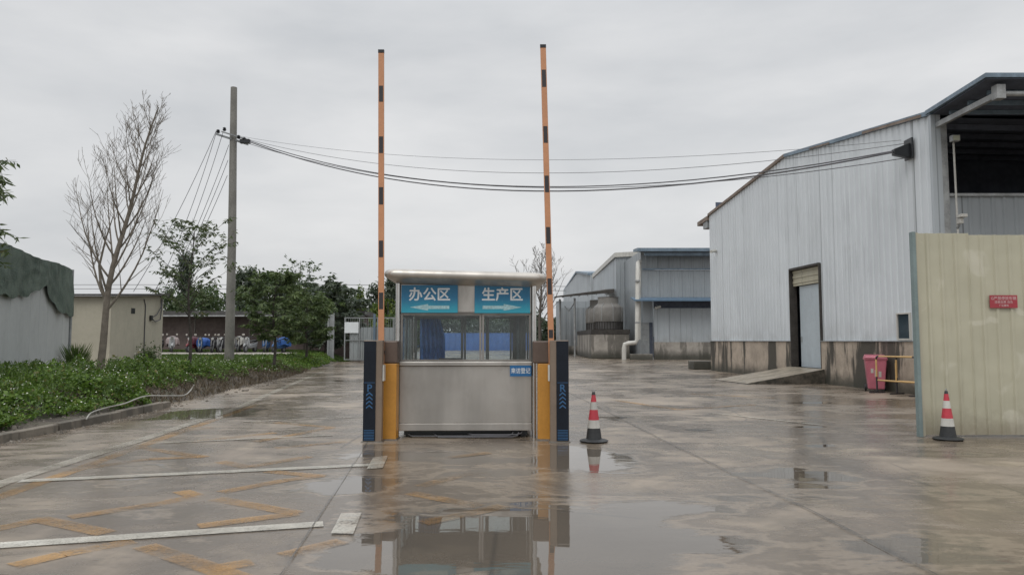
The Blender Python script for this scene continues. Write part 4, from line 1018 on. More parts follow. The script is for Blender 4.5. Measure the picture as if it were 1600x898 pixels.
q = gd(988, 558); tag(mesh_obj('bent_pipe', MB().tube([(q.x-.1,q.y,.6),(q.x+.1,q.y,1.0),(q.x+1.1,q.y,.95),(q.x+1.4,q.y,.5)], .06, 8), None, M['pvc'], smooth=True), 'small bent pipe above the knee-high concrete wall', 'pipe')

# ------------------------------------------------------------------ LEFT SIDE
# white panel wall with green netting
W0 = Vector((-11.6, 14.0, 0)); W1 = Vector((-15.55, 26.0, 0))
pw = thing('panel_wall', 'tall pale grey panel wall at the left edge behind the weeds', 'wall', (W1.x, W1.y, .3))
m = MB(); ribbed(m, W0.xy, W1.xy, lambda s: 0.1, lambda s: 3.9, 0.9, .012, .03, nrm=1); part('sheet', m, M['panel_wall'], pw)
part('end_post', MB().box(W1.x-.04, W1.x+.05, W1.y-.03, W1.y+.06, .2, 3.95), M['grey_paint'], pw)
LWw = (W1-W0).length; Tw = (W1-W0)/LWw; Nw = Vector((Tw.y, -Tw.x, 0)); 
if Nw.x < 0: Nw = -Nw
nm = MB(); ns, nz = 150, 22
def net_bottom(s):
    pts = [(0,2.55),(6.4,2.62),(7.6,2.78),(8.7,3.05),(9.2,3.1),(9.8,2.75),(10.6,2.42),(11.6,2.35),(12.65,2.30)]
    return float(np.interp(s, [p[0] for p in pts], [p[1] for p in pts])) + .05*math.sin(s*5)
for i in range(ns+1):
    s = LWw*i/ns
    for j in range(nz+1):
        v = j/nz; zb = net_bottom(s); top = 3.95 + .03*math.sin(s*1.3)
        z = top-(top-zb)*v
        o = .05 + .04*v + .045*abs(math.sin(s*1.1+v*1.9))*v + .022*math.sin(s*6+v*3+2*math.sin(s*.8)) + .03*mnoise.noise(Vector((s*2, v*4, 0)))
        q = W0+Tw*s+Nw*max(.03,o); nm.v.append((q.x, q.y, z))
for i in range(ns):
    for j in range(nz): a = i*(nz+1)+j; nm.f.append((a, a+nz+1, a+nz+2, a+1))
tag(mesh_obj('shade_netting', nm, None, M['net'], smooth=True), 'dark green shade netting draped over the top of the pale panel wall', 'netting')
# hut
hx, hy0, hy1 = -15.2, 28.0, 32.15
ht = thing('small_hut', 'cream rendered hut with a thin corrugated roof beside the bare tree', 'hut', (hx, hy0, .4))
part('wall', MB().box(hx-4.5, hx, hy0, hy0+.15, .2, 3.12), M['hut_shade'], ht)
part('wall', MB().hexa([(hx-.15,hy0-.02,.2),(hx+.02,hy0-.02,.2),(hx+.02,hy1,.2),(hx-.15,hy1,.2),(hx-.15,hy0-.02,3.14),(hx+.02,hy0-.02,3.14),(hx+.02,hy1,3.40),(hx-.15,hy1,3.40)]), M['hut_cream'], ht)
part('rear_wall', MB().box(hx-4.5, hx-.16, hy1-.15, hy1, .2, 3.38), M['hut_cream'], ht)
rm = MB()
for k in range(48):
    xa = hx-4.7+k*.104; h0 = .035*(k%2); rm.hexa([(xa,hy0-.25,3.13),(xa+.104,hy0-.25,3.13),(xa+.104,hy1+.3,3.42),(xa,hy1+.3,3.42),(xa,hy0-.25,3.17+h0),(xa+.104,hy0-.25,3.17+h0),(xa+.104,hy1+.3,3.47+h0),(xa,hy1+.3,3.47+h0)])
part('roof', rm, M['shed_roof'], ht)
yv = 29.45; vz = at(205, 486, 29.6).z
part('vent', MB().box(hx+.021, hx+.03, 29.45, 29.75, vz-.10, vz+.12), M['black'], ht)
part('pipe', MB().tube([(hx+.045, 30.55, .5), (hx+.045, 30.55, 2.9), (hx+.05, 30.4, 3.15)], .02, 6), M['wire'], ht)
part('meter_box', MB().box(hx+.021, hx+.09, 30.95, 31.12, 2.3, 2.5), M['black'], ht)
p1_ = [(hx+.06, 31.0, 2.42), (hx+.10, 31.3, 2.25), (hx+.10, 31.75, 2.35), (hx+.05, 31.95, 2.8), (hx+.04, 32.0, 3.2)]
p2_ = [(hx+.06, 31.0, 2.38), (hx+.12, 31.4, 2.55), (hx+.10, 31.8, 2.9), (hx+.05, 31.9, 3.25)]
for pts in (p1_, p2_): part('cable', MB().tube(pts, .022, 6), M['wire'], ht, smooth=True)
# bike shed
YS = 56.0; zg = .66
sh = thing('bike_shed', 'long low brown shed with an old flat roof behind the parked motorcycles', 'shed', (-22, YS, zg))
xs0, xs1 = -34.0, -11.5
part('back_wall', MB().box(xs0, xs1, YS+.6, YS+.8, .2, 3.35), M['shed_wall'], sh)
part('side_wall', MB().box(xs1, xs1+.1, YS+.1, YS+2.7, .2, 3.55), M['shed_wall'], sh)
part('roof', MB().box(xs0, xs1+.5, YS-.8, YS+3, 3.34, 3.66), M['shed_roof'], sh)
part('gutter', MB().tube([(xs0,YS-.86,3.28),(xs1+.5,YS-.86,3.28)], .055, 8), M['beam'], sh)
for k in range(6): part('post', MB().box(xs0+2+k*4.1, xs0+2.1+k*4.1, YS-.6, YS-.5, .4, 3.25), M['bark_dark'], sh)
# steel gate post frame + gate + fence
YG = 50.0
gp = thing('gate_post', 'grey lattice steel gate post left of the gate', 'gate post', (at(516,560,YG).x, YG, 0))
xa, xb_ = at(511,560,YG).x, at(521.5,560,YG).x
part('column', MB().box(xa, xa+.12, YG-.06, YG+.06, 0, 3.3).box(xb_-.12, xb_, YG-.06, YG+.06, 0, 3.3).box(xa+.12, xb_-.12, YG-.04, YG+.04, 3.1, 3.22).box(xa+.12, xb_-.12, YG-.04, YG+.04, 1.5, 1.6).box(xa+.12,xb_-.12,YG+.0,YG+.03,0,3.1), M['grey_paint'], gp)
gt = thing('metal_gate', 'grey metal sheet gate with an open mesh top beyond the booth', 'gate', (at(560,560,YG).x, YG, 0))
x0, x1 = at(537.5,560,YG).x, at(640,560,YG).x
fr_ = MB()
for xx in (x0, x0+.98, x0+2.2, x0+3.3): fr_.box(xx, xx+.07, YG-.05, YG+.02, .15, 3.02)
fr_.box(x0+.07, x1, YG-.04, YG+.01, 2.95, 3.02).box(x0+.07, x1, YG-.04, YG+.01, .15, .22).box(x0+.07, x1, YG-.04, YG+.01, 1.45, 1.5)
part('frame', fr_, M['grey_paint'], gt)
m = MB(); ribbed(m, (x0+.35, YG+.05), (x1, YG+.05), lambda s: .1, lambda s: 2.35 if s > .6 else 2.0, .3, .04, .1); part('sheet', m, M['sheet_gate'], gt)
bars = MB()
for k in range(30): bars.box(x0+.1+k*.15, x0+.115+k*.15, YG-.02, YG-.005, 2.35, 2.95)
part('bars', bars, M['grey_paint'], gt)
q0, q1 = at(538.5,503,YG-.1), at(560,520,YG-.1)
part('sign_board', MB().box(q0.x, q1.x, YG-.09, YG-.06, q1.z, q0.z), M['white'], gt)
gp2 = tag(mesh_obj('fence_post', MB().box(at(583,560,YG).x, at(586.5,560,YG).x, YG-.12, YG-.06, 0, 3.25), None, plain('blue_grey_post',(0.12,0.17,0.22),.5)), 'blue grey steel post rising above the gate', 'post')
# blue hoarding far behind, seen through the booth
bh = thing('blue_hoarding', 'long blue site hoarding far behind the booth', 'fence', (-8, 112, 0))
m = MB(); ribbed(m, (-22, 112), (3.2, 112), lambda s: 0, lambda s: 2.6, .9, .05, .2); part('sheet', m, M['blue_fence'], bh)
# utility pole
PY = 33.0; pb = at(357.5, 560, PY); ptp = at(365.5, 137, PY)
up = thing('utility_pole', 'tall round concrete utility pole standing among the weeds', 'utility pole', (pb.x, PY, .3))
part('shaft', MB().tube([(pb.x+.02,PY,.2),(pb.x-.0,PY,6),(ptp.x,PY,ptp.z)], [.21,.18,.14], 16), M['pole'], up, smooth=True)
za = at(362, 218, PY).z
pxc = (pb.x*.2+ptp.x*.8)
part('cross_arm', MB().hexa([(pxc-.62,PY-.45,za+.10),(pxc+.62,PY+.15,za-.22),(pxc+.62,PY+.25,za-.22),(pxc-.62,PY-.35,za+.10),(pxc-.62,PY-.45,za+.18),(pxc+.62,PY+.15,za-.12),(pxc+.62,PY+.25,za-.12),(pxc-.62,PY-.35,za+.18)]), M['grey_paint'], up)
part('cross_arm', MB().hexa([(pxc-.40,PY-.35,za+.24),(pxc+.75,PY-.22,za-.10),(pxc+.75,PY-.16,za-.10),(pxc-.40,PY-.29,za+.24),(pxc-.40,PY-.35,za+.30),(pxc+.75,PY-.22,za-.04),(pxc+.75,PY-.16,za-.04),(pxc-.40,PY-.29,za+.30)]), M['grey_paint'], up)
for dx, dz in ((-.58,.28), (-.30,.38), (.35,.02), (.6,-.08)):
    part('insulator', MB().lathe(pxc+dx, PY-.25, [(.05,za+dz-.06),(.09,za+dz),(.05,za+dz+.03),(.08,za+dz+.07),(.03,za+dz+.11)], 10), M['black'], up, smooth=True)
part('clamp', MB().box(pxc+.42, pxc+.85, PY-.32, PY-.12, za-.24, za-.06), M['black'], up)
# wires
def wire(p0, p1, sag, r_, label, grp, n=28):
    pts = [p0.lerp(p1, i/n) - Vector((0,0,4*sag*(i/n)*(1-i/n))) for i in range(n+1)]
    tag(mesh_obj('overhead_cable', MB().tube(pts, r_, 6), None, M['wire'], smooth=True), label, 'cable', grp)
br = Vector((q.x, q.y, 0)); br = A+T*sY(19.9)
e0 = Vector((pxc+.75, PY-.22, za-.14))
cl_ = 'cables slung from the pole to the warehouse'
wire(e0, Vector((br.x-.5, 19.9, 6.58)), 1.62, .022, 'thick overhead cable hanging lowest between the pole and the warehouse', cl_)
wire(e0+Vector((0,.05,.06)), Vector((br.x-.5, 19.95, 6.62)), 1.50, .018, 'overhead cable just above the lowest one, pole to warehouse', cl_)
wire(e0+Vector((-.1,.1,-.05)), Vector((br.x-.12, 19.85, 6.42)), 1.38, .011, 'thin overhead cable ending at the foot of the black bracket', cl_)
wire(e0+Vector((0,.1,.10)), Vector((br.x-.12, 20.0, 6.85)), 1.15, .008, 'fine overhead wire second from the top, pole to warehouse', cl_)
wire(Vector((pxc+.35, PY-.2, za+.10)), Vector((br.x-.1, 20.2, 7.0)), .80, .006, 'finest and topmost overhead wire, pole to warehouse', cl_)
dl = 'wires running down from the pole to the hut'
hr = Vector((hx-.2, 31.2, 3.5))
for i, (s, e, sg_, lb) in enumerate([
    (Vector((pxc-.60, PY-.40, za+.30)), Vector((hx-.3, 30.2, 3.45)), .35, 'outermost left wire dropping from the pole arm to the hut'),
    (Vector((pxc-.60, PY-.40, za+.22)), Vector((hx+.0, 31.3, 3.45)), .55, 'second wire from the left dropping from the pole arm to the hut'),
    (Vector((pxc-.32, PY-.32, za+.28)), Vector((hx+.05, 31.8, 3.3)), .50, 'third wire from the left dropping from the pole arm to the hut'),
    (Vector((pxc-.10, PY-.20, za-.30)), Vector((hx+.1, 31.9, 3.2)), .35, 'wire leaving the pole shaft just below the arm, towards the hut'),
    (Vector((pxc-.12, PY-.20, za-1.0)), Vector((hx+.1, 32.0, 3.1)), .30, 'wire leaving the pole shaft lower down, towards the hut'),
    (Vector((pxc-.13, PY-.20, za-1.7)), Vector((hx+.1, 32.1, 3.0)), .25, 'lowest wire leaving the pole shaft towards the hut')]):
    wire(s, e, sg_, .012, lb, dl)
# distant power line + poles
for i, px_ in enumerate((530.5, 538.5)):
    q = at(px_, 500, 120); tag(mesh_obj('distant_pole', MB().tube([(q.x,120,0),(q.x,120,[10.9,10.2][i])], .2, 8), None, M['pole']), ['taller thin pole on the skyline behind the gate', 'shorter thin pole on the skyline behind the gate'][i], 'pole', 'poles on the skyline')
for i, z in enumerate((10.6, 9.9)):
    tag(mesh_obj('distant_cable', MB().tube([(-100,121,z),(-28,121,z),(10,121,z-.3)], .04, 5), None, M['wire']), ['upper distant power line crossing the skyline', 'lower distant power line crossing the skyline'][i], 'cable', 'distant power lines')

# ------------------------------------------------------------------ TREES
def limb(mb, p, d, L, r, n=6, bend=0.12, upk=0.0, r1=None):
    pts = [Vector(p)]; rs = [r]; d = Vector(d).normalized(); r1 = r*0.35 if r1 is None else r1
    for i in range(n):
        d = (d + Vector((random.uniform(-bend,bend), random.uniform(-bend,bend), random.uniform(-bend,bend)*.5+upk))).normalized()
        pts.append(pts[-1]+d*L/n); rs.append(r+(r1-r)*(i+1)/n)
    mb.tube(pts, rs, 6 if r > .03 else (4 if r > .012 else 3), cap=False)
    return pts, rs
def interp(pts, rs, t):
    f = t*(len(pts)-1); i = min(int(f), len(pts)-2); u = f-i
    return pts[i].lerp(pts[i+1], u), rs[i]+(rs[i+1]-rs[i])*u, (pts[i+1]-pts[i]).normalized()

def bare_tree(label, base, H, leadx, mat, r0=.11, first=.30, nl=26, tw=9, spread=.30, group=None, name='bare_tree', yl=0.0, rt=.004, outw=.7, upc=.09):
    t = thing(name, label, 'tree', base, 0, group)
    base = Vector(base); mb = MB(); br_ = MB()
    pts = [base+Vector((leadx*u**1.6, yl*u, H*u))+Vector((.04*math.sin(u*13), .04*math.cos(u*9), 0)) for u in np.linspace(0, 1, 16)]
    rs = [r0*(1-.9*u)+.006 for u in np.linspace(0, 1, 16)]
    mb.tube(pts, rs, 10)
    for k in range(nl):
        u = first+(0.97-first)*(k/nl)**.9; p, r, d = interp(pts, rs, u)
        az = k*2.4+random.uniform(-.5,.5)
        out = Vector((math.cos(az), math.sin(az)*.8, 0)); L = H*spread*(1.28-u)*random.uniform(.8,1.15)*(1.25 if u < .6 else 1)
        q, qr = limb(br_, p, out*outw+Vector((0,0,.85)), L, max(.006, r*.42), 8, .05, upc, rt)
        for j in range(tw):
            w = random.uniform(.18, .98); pp_, rr2, dd_ = interp(q, qr, w)
            side = Vector((random.uniform(-1,1), random.uniform(-1,1), random.uniform(-.1,.6))).normalized()
            q2, qr2 = limb(br_, pp_, dd_*.8+side*.75, L*random.uniform(.18,.38), max(.0045, rr2*.5), 4, .14, .06, rt)
            for _ in range(3):
                pp3, r3, d3 = interp(q2, qr2, random.uniform(.3,1)); side = Vector((random.uniform(-1,1), random.uniform(-1,1), random.uniform(-.2,.6))).normalized()
                limb(br_, pp3, d3*.8+side*.7, L*random.uniform(.07,.16), rt*1.2, 3, .15, .05, rt)
    part('trunk', mb, mat, t, smooth=True); part('branches', br_, mat, t, smooth=True)
    return t, pts
t1, tp = bare_tree('tall leafless tree with upright branches in front of the cream hut', (at(154,584,22).x, 22.0, .35), 8.15, 1.50, M['bark_pale'], nl=30, tw=12, first=.24, spread=.34, outw=.78, upc=.20)
sm = MB(); b0 = Vector(tp[5]); sm.tube([tp[4], b0+Vector((-.22,-.05,.1)), b0+Vector((-.28,-.05,.6)), b0+Vector((-.15,0,1.4)), b0+Vector((.05,0,2.1))], [.045,.04,.035,.025,.012], 6)
part('side_stem', sm, M['bark_pale'], t1, smooth=True)

def drooping_tree(label, base, H, rad, z0, leafmat, nlimb, nsub, per, leafL, leafW, flat=1.0, group=None, dens=1.0, trunk=.06, name='young_tree', barkm='bark_dark', updir=.55):
    base = Vector(base); t = thing(name, label, 'tree', tuple(base), 0, group)
    mb = MB(); br_ = MB()
    n = 12; pts = [base+Vector((.05*math.sin(u*8), .05*math.cos(u*6)-.05, (H*.92)*u)) for u in np.linspace(0,1,n)]
    rs = [trunk*(1-.8*u) for u in np.linspace(0,1,n)]; mb.tube(pts, rs, 8)
    P, D, = [], []
    for k in range(nlimb):
        u0 = z0/H; u = u0*.85+(0.98-u0*.85)*(k/nlimb); p, r, d = interp(pts, rs, u)
        az = k*2.399+random.uniform(-.3,.3); hgt = (p.z-base.z)/H
        v = max(0.0, (hgt-u0)/(1-u0)); prof = max(.25, math.sin(math.pi*min(1, .22+.72*v)))
        L = rad*prof*random.uniform(.8,1.15)
        q, qr = limb(br_, p, Vector((math.cos(az), math.sin(az), updir)), L, max(.012, r*.5), 6, .10, -.03*flat, .004)
        for j in range(nsub):
            w = random.uniform(.30, 1.0); pp_, rr2, dd_ = interp(q, qr, w)
            side = Vector((random.uniform(-1,1), random.uniform(-1,1), random.uniform(-.3,.5))).normalized()
            q2, qr2 = limb(br_, pp_, dd_*.6+side*.8, L*random.uniform(.2,.42), .007, 4, .15, -.06*flat, .003)
            for i in range(int(per*dens)):
                c, _, dc = interp(q2, qr2, random.uniform(.25, 1)); a_ = random.uniform(0, 6.28)
                dl_ = Vector((math.cos(a_), math.sin(a_), random.uniform(-1.3, .15)))
                P.append(c+dl_.normalized()*leafL*.5); D.append(dl_)
    part('trunk', mb, M[barkm], t, smooth=True); part('branches', br_, M[barkm], t, smooth=True)
    P = np.array(P); D = np.array(D); N = len(P)
    leaf_mesh('crown', P, D, RNG.normal(size=(N,3)), leafL*(.7+.6*RNG.random(N)), leafW*(.7+.6*RNG.random(N)), leafmat, t)
    return t
drooping_tree('slender young tree with long drooping leaves just left of the utility pole', (at(295,578,24).x, 24, .42), 5.0, 1.75, 2.0, M['leaf_sparse'], 26, 8, 11, .15, .045, .6, updir=.85)
drooping_tree('bushy young tree with dense hanging foliage just right of the utility pole', (at(428,570,31).x, 31, .45), 4.15, 1.45, 1.2, M['leaf_droop'], 36, 9, 22, .22, .06, 1.5, trunk=.07)
drooping_tree('larger dark bushy tree beside the gate post', (at(478,560,41).x, 41, .4), 3.7, 1.9, 1.0, M['leaf_droop'], 30, 9, 22, .28, .085, 1.6, trunk=.08)
drooping_tree('dark green tree directly behind the lattice gate post', (at(508,560,53).x, 53, .2), 5.6, 3.0, .8, M['leaf_dark'], 34, 9, 22, .40, .15, 1.4, trunk=.1)
drooping_tree('leafy branches reaching in from the left edge above the netting', (-13.05, 16.0, .3), 5.45, 2.1, 2.6, M['leaf_sparse'], 34, 9, 13, .21, .055, 1.9, trunk=.09)
drooping_tree('thin twin-stemmed tree with few leaves rising above the shed roof', (at(466,560,62).x, 62, .6), 8.2, 2.0, 4.8, M['leaf_mid'], 13, 5, 5, .26, .13, .2, trunk=.09)
drooping_tree('second thin tree with few leaves above the shed roof', (at(480,560,63).x, 63, .6), 7.6, 1.8, 4.6, M['leaf_mid'], 12, 5, 4, .26, .13, .2, trunk=.08)
bare_tree('leafless spreading tree behind the right end of the booth roof', (at(843,540,72).x, 72, 0), 9.9, .3, M['bark'], r0=.2, first=.30, nl=26, tw=8, spread=.42, rt=.012)

def far_tree(label, x, y, H, W, mat, shape='round', n=2600, leaf=.45, zb=0.15, group='trees on the skyline', name='far_tree'):
    t = thing(name, label, 'tree', (x, y, 0), 0, group)
    part('trunk', MB().tube([(x,y,0),(x+.1,y,H*.5),(x,y,H*.9)], [.18,.12,.04], 7), M['bark_dark'], t)
    if shape == 'conifer':
        nc = 90; cs = []
        for k in range(nc):
            u = random.random()**.8; rr = W*.5*(1-u)**.8*random.uniform(.3,1.05); a_ = random.uniform(0,6.28)
            cs.append((x+rr*math.cos(a_), y+rr*math.sin(a_), H*(zb+(1-zb)*u)))
        sig = (.35,.35,.30)
    else:
        nc = 70; cs = []
        for k in range(nc):
            a_ = random.uniform(0,6.28); v = random.uniform(-1,1); rr = random.uniform(.55,1.05)
            s_ = math.sqrt(1-v*v)
            cs.append((x+W*.5*rr*s_*math.cos(a_), y+W*.5*rr*s_*math.sin(a_), H*(zb+(1-zb)*.5)+H*(1-zb)*.5*rr*v))
        sig = (W*.075, W*.075, H*.055)
    cs = np.array(cs); idx = RNG.integers(0, len(cs), n)
    P = cs[idx]+RNG.normal(size=(n,3))*np.array(sig); P[:,2] = np.maximum(P[:,2], .2)
    D = RNG.normal(size=(n,3)); D[:,2] -= .4
    leaf_mesh('crown', P, D, RNG.normal(size=(n,3)), leaf*(.6+.8*RNG.random(n)), leaf*.45*(.6+.8*RNG.random(n)), mat, t)
    return t
def ft(px, ytop, Y, wpx, mat, shape, label, **k):
    q = at(px, ytop, Y); far_tree(label, q.x, Y, q.z, wpx*Y/F, M[mat], shape, **k)
ft(290, 405, 80, 34, 'leaf_dark', 'conifer', 'dark narrow conifer rising above the shed behind the slender tree', leaf=.5)
ft(262, 452, 75, 60, 'leaf_mid', 'round', 'low green tree above the shed next to the hut')
ft(318, 448, 76, 70, 'leaf_mid', 'round', 'rounded mid green tree above the shed left of the pole')
ft(376, 428, 90, 30, 'leaf_dark', 'conifer', 'dark conifer just right of the utility pole')
ft(392, 424, 92, 30, 'leaf_dark', 'conifer', 'taller dark conifer second right of the utility pole')
ft(408, 432, 88, 34, 'leaf_dark', 'round', 'dark round tree behind the bushy young tree')
ft(436, 428, 90, 30, 'leaf_dark', 'conifer', 'dark conifer peeking over the top of the bushy young tree')
ft(455, 430, 94, 24, 'leaf_dark', 'conifer', 'small dark conifer tip right of the bushy young tree')
ft(345, 455, 85, 60, 'leaf_dark', 'round', 'dark tree mass directly behind the utility pole')
ft(420, 470, 70, 90, 'leaf_mid', 'round', 'broad green tree over the right part of the shed roof')
ft(510, 452, 72, 62, 'leaf_dark', 'round', 'wide dark tree behind the lattice gate post', zb=.05)
ft(545, 462, 78, 60, 'leaf_dark', 'round', 'dark tree behind the white board of the gate', zb=.05)
ft(563, 450, 74, 16, 'leaf_lime', 'round', 'slim yellow green tree above the gate', n=700, leaf=.35, zb=.35)
ft(590, 448, 95, 40, 'leaf_dark', 'round', 'dark tall tree behind the left boom arm')
ft(612, 438, 90, 34, 'leaf_dark', 'conifer', 'dark pointed tree between the boom arm and the booth roof')
ft(606, 462, 66, 48, 'leaf_lime', 'round', 'bright green tree right behind the left boom arm', zb=.05, n=3000)
ft(635, 480, 64, 60, 'leaf_mid', 'round', 'green tree hidden partly by the left side of the booth', zb=.05)
for i, px_ in enumerate((660, 700, 742, 784, 822)):
    ft(px_, 484+(i%2)*5, 124+i*2, 60, 'leaf_dark', 'round', ['dark tree seen through the booth window above the blue curtain','dark tree seen through the left half of the booth window','dark tree seen through the middle of the booth window','dark tree seen through the right half of the booth window','dark tree seen past the right corner post of the booth'][i], zb=.05, leaf=.7, group='trees behind the blue hoarding')
ft(858, 496, 100, 46, 'leaf_dark', 'round', 'dull green tree behind the right boom arm', zb=.05, leaf=.5)
ft(880, 505, 112, 40, 'leaf_mid', 'round', 'low green tree left of the annex', zb=.05, leaf=.5)
for i, (px_, yt, w) in enumerate(((-60,470,160),(60,480,150),(170,485,140))):
    ft(px_, yt, 95, w, 'leaf_dark', 'round', ['dark tree far behind the panel wall', 'dark tree far behind the netting corner', 'dark tree far behind the hut'][i], leaf=.6)
# tall weeds by the hut corner
N = 500; P = np.zeros((N,3)); D = np.zeros((N,3))
c0 = at(118, 572, 25)
for i in range(N):
    a_ = random.uniform(0,6.28); k = random.uniform(.1,1); P[i] = (c0.x+.35*k*math.cos(a_)*1.3, 25+.35*k*math.sin(a_), .45+random.uniform(.1,.75)); D[i] = (math.cos(a_)*.5, math.sin(a_)*.5, 1)
tag(leaf_mesh('tall_weed', P, D, RNG.normal(size=(N,3)), .5*np.ones(N), .02*np.ones(N), M['grass']), 'clump of tall thin grass at the end of the panel wall', 'plant')
N = 900; P = np.zeros((N,3)); D = RNG.normal(size=(N,3)); c0 = at(223, 566, 30.5)
for i in range(N): P[i] = (hx+.35+random.gauss(0,.16), 30.3+random.gauss(0,.3), .5+abs(random.gauss(0,.3)))
tag(leaf_mesh('tall_weed', P, D, RNG.normal(size=(N,3)), .10*np.ones(N), .06*np.ones(N), M['leaf_droop']), 'leafy weed growing against the cream hut wall', 'plant')

# ------------------------------------------------------------------ MOTORCYCLES
def scooter(label, loc, rz, body, bare=False):
    t = thing('parked_motorcycle', label, 'motorcycle', loc, rz, 'motorcycles parked in front of the shed')
    b = lambda n_, mb, mt, par=t, **k: part(n_, mb, mt, par, world=False, smooth=True, **k)
    for yy in (-.62, .62):
        w = b('wheel', MB().tube([(-.05,yy,.26),(.05,yy,.26)], .26, 20), M['rubber']); b('rim', MB().tube([(-.055,yy,.26),(.055,yy,.26)], .15, 14), M['beam'], w)
    b('front_fender', MB().tube([(0,-.86,.42),(0,-.72,.54),(0,-.5,.52)], [.05,.075,.05], 8), body)
    b('fork', MB().tube([(-.08,-.62,.28),(-.09,-.42,.95)], .022, 6).tube([(.08,-.62,.28),(.09,-.42,.95)], .022, 6), M['beam'])
    b('body', MB().hexa([(-.12,-.35,.28),(.12,-.35,.28),(.16,.60,.32),(-.16,.60,.32),(-.14,-.30,.48),(.14,-.30,.48),(.17,.75,.70),(-.17,.75,.70)]), body, bevel=.03)
    b('front_shield', MB().hexa([(-.20,-.42,.35),(.20,-.42,.35),(.20,-.34,.35),(-.20,-.34,.35),(-.15,-.48,.98),(.15,-.48,.98),(.15,-.38,.98),(-.15,-.38,.98)]), body, bevel=.03)
    b('seat', MB().hexa([(-.13,-.05,.70),(.13,-.05,.70),(.15,.72,.72),(-.15,.72,.72),(-.11,-.02,.78),(.11,-.02,.78),(.13,.72,.84),(-.13,.72,.84)]), M['black'], bevel=.02)
    b('handlebar', MB().tube([(-.34,-.30,1.0),(-.15,-.40,1.02),(.15,-.40,1.02),(.34,-.30,1.0)], .018, 6), M['black'])
    b('headlight', MB().tube([(0,-.56,.92),(0,-.42,.92)], [.085,.10], 12), M['chrome'])
    for s in (-1, 1):
        mr = b('mirror', MB().tube([(s*.30,-.33,1.18),(s*.30,-.30,1.185)], .065, 10), M['chrome']); b('stalk', MB().tube([(s*.22,-.36,1.0),(s*.30,-.33,1.14)], .008, 5), M['black'], mr)
    b('rack', MB().box(-.12,.12,.72,.95,.78,.80), M['beam'])
    return t
MOY = 49.6
body_c = {k: plain('bike_'+k, c, .35) for k, c in dict(black=(.03,.03,.035), blue=(.03,.09,.22), silver=(.35,.36,.37), red=(.18,.03,.035)).items()}
bikes = [(251,'black',.2,'black motorcycle half hidden behind the hut corner'), (270,'silver',.5,'motorcycle under the pale pink cover'), (300,'red',-.1,'motorcycle under the dark red cover behind the slender tree trunk'),
         (316,'blue',.3,'motorcycle under the bright blue cover'), (334,'black',.1,'dark motorcycle between the blue cover and the silver racked one'), (342,'silver',.25,'silver motorcycle with a racked front left of the utility pole'),
         (352,'black',-.2,'black motorcycle immediately left of the utility pole'), (371,'black',.2,'motorcycle under the white cover right of the utility pole'), (392,'silver',-.15,'uncovered silver motorcycle with wide mirrors right of the white cover'),
         (415,'blue',.15,'uncovered blue motorcycle left of the bushy tree trunk'), (437,'blue',-.2,'motorcycle under the blue cover beside the bushy tree trunk')]
protos = {}
for px_, colr, rz_, lb in bikes:
    q = at(px_, 549, MOY); loc = (q.x, MOY+random.uniform(-.3,.3), terr(q.x, MOY)+.03)
    if colr not in protos: protos[colr] = scooter(lb, loc, rz_, body_c[colr])
    else: dup(protos[colr], loc, rz_, lb)
def tarp(px_, c, rz_, label, w=.42, top=1.18):
    q = at(px_, 549, MOY); cz_ = terr(q.x, MOY)+.03; mb = MB(); na, nl = 36, 9
    Rz = Matrix.Rotation(rz_, 3, 'Z')
    for j in range(nl+1):
        t = j/nl
        for i in range(na):
            a_ = 2*math.pi*i/na; f_ = math.sin(math.pi*.5*min(1, t*1.5))**.8
            fold = 1+.10*t*math.sin(a_*7+j*.4)+.06*t*math.sin(a_*13)
            x = w*.85*f_*math.cos(a_)*fold*(1+.12*math.sin(a_)); y_ = .50*f_*math.sin(a_)*fold+.22
            z = top-.10-.12*t-.46*t**2.2*(1+.16*math.sin(a_*3+1)) - .18*(.5+.5*math.sin(a_))*(1-abs(math.cos(a_)))*f_
            p_ = Rz @ Vector((x, y_, z)); mb.v.append((q.x+p_.x, MOY+p_.y, cz_+p_.z))
    for j in range(nl):
        for i in range(na): k = (i+1) % na; mb.f.append((j*na+i, j*na+k, (j+1)*na+k, (j+1)*na+i))
    tag(mesh_obj('motorcycle_cover', mb, None, plain('cover_cloth', c, .6, var=.2, scale=3), smooth=True), label, 'cover', 'covers thrown over parked motorcycles')
tarp(271, (.36,.30,.29), .7, 'pale pink grey cloth over the motorcycle next to the hut', .45)
tarp(300, (.13,.035,.05), 0, 'dark red cloth over the motorcycle behind the slender tree', .40)
tarp(317, (.025,.10,.36), .3, 'bright blue cloth over the motorcycle left of the pole', .5, 1.1)
tarp(374, (.50,.49,.45), .4, 'white cloth over the motorcycle right of the pole', .36)
tarp(441, (.03,.11,.35), -.2, 'blue cloth over the motorcycle at the right end of the row', .44)

# ------------------------------------------------------------------ WORLD + SUN
w = bpy.data.worlds.new("World"); SC.world = w; w.use_nodes = True
nt = w.node_tree; nt.nodes.clear()
out = nt.nodes.new('ShaderNodeOutputWorld'); bg = nt.nodes.new('ShaderNodeBackground'); nt.links.new(bg.outputs[0], out.inputs[0])
sky = nt.nodes.new('ShaderNodeTexSky'); sky.sky_type = 'NISHITA'; sky.sun_disc = False
SUN_EL, SUN_AZ = R(52), R(200)
sky.sun_elevation = SUN_EL; sky.sun_rotation = SUN_AZ
sky.air_density = 1.5; sky.dust_density = 4.0
tc = nt.nodes.new('ShaderNodeTexCoord')
def wn(t, **k):
    n = nt.nodes.new(t)
    for a_, b_2 in k.items(): setattr(n, a_, b_2)
    return n
mp = wn('ShaderNodeMapping'); mp.inputs['Scale'].default_value = (1.0, 1.0, 3.2); nt.links.new(tc.outputs['Generated'], mp.inputs[0])
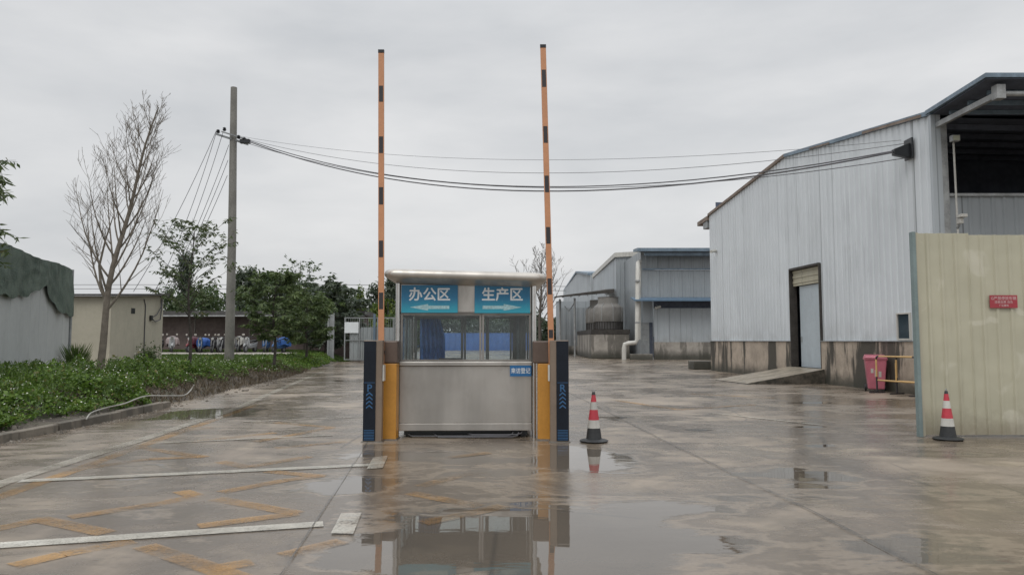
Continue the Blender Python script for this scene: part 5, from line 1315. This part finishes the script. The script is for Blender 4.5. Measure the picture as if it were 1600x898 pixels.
n1 = wn('ShaderNodeTexNoise'); n1.inputs['Scale'].default_value = 1.7; n1.inputs['Detail'].default_value = 5; n1.inputs['Roughness'].default_value = .5; n1.inputs['Distortion'].default_value = .3; nt.links.new(mp.outputs[0], n1.inputs[0])
n2 = wn('ShaderNodeTexNoise'); n2.inputs['Scale'].default_value = 4.2; n2.inputs['Detail'].default_value = 6; n2.inputs['Roughness'].default_value = .55; nt.links.new(mp.outputs[0], n2.inputs[0])
ad = wn('ShaderNodeMath', operation='MULTIPLY_ADD'); nt.links.new(n2.outputs[0], ad.inputs[0]); ad.inputs[1].default_value = .45; nt.links.new(n1.outputs[0], ad.inputs[2])
cr = wn('ShaderNodeValToRGB'); nt.links.new(ad.outputs[0], cr.inputs[0])
cr.color_ramp.elements[0].position = .50; cr.color_ramp.elements[0].color = (5.65, 5.85, 6.1, 1)
cr.color_ramp.elements[1].position = .93; cr.color_ramp.elements[1].color = (7.9, 7.93, 8.0, 1)
sx = wn('ShaderNodeSeparateXYZ'); nt.links.new(tc.outputs['Generated'], sx.inputs[0])
mr = wn('ShaderNodeMapRange'); mr.interpolation_type = 'SMOOTHSTEP'; nt.links.new(sx.outputs[2], mr.inputs[0])
mr.inputs[1].default_value = .35; mr.inputs[2].default_value = .95; mr.inputs[3].default_value = 1.0; mr.inputs[4].default_value = 2.1
mul = wn('ShaderNodeVectorMath', operation='SCALE'); nt.links.new(cr.outputs[0], mul.inputs[0]); nt.links.new(mr.outputs[0], mul.inputs['Scale'])
mx = wn('ShaderNodeMix', data_type='RGBA'); mx.inputs[0].default_value = .94
nt.links.new(sky.outputs[0], mx.inputs[6]); nt.links.new(mul.outputs[0], mx.inputs[7]); nt.links.new(mx.outputs[2], bg.inputs[0])
bg.inputs[1].default_value = .10
sun = bpy.data.lights.new('sun', 'SUN'); sun.energy = 0.7; sun.angle = R(25); sun.color = (1.0, .97, .92)
so = bpy.data.objects.new('sun', sun); COL.objects.link(so)
dirv = Vector((math.sin(SUN_AZ)*math.cos(SUN_EL), math.cos(SUN_AZ)*math.cos(SUN_EL), math.sin(SUN_EL)))
so.rotation_euler = dirv.to_track_quat('Z', 'Y').to_euler(); so.location = dirv*50
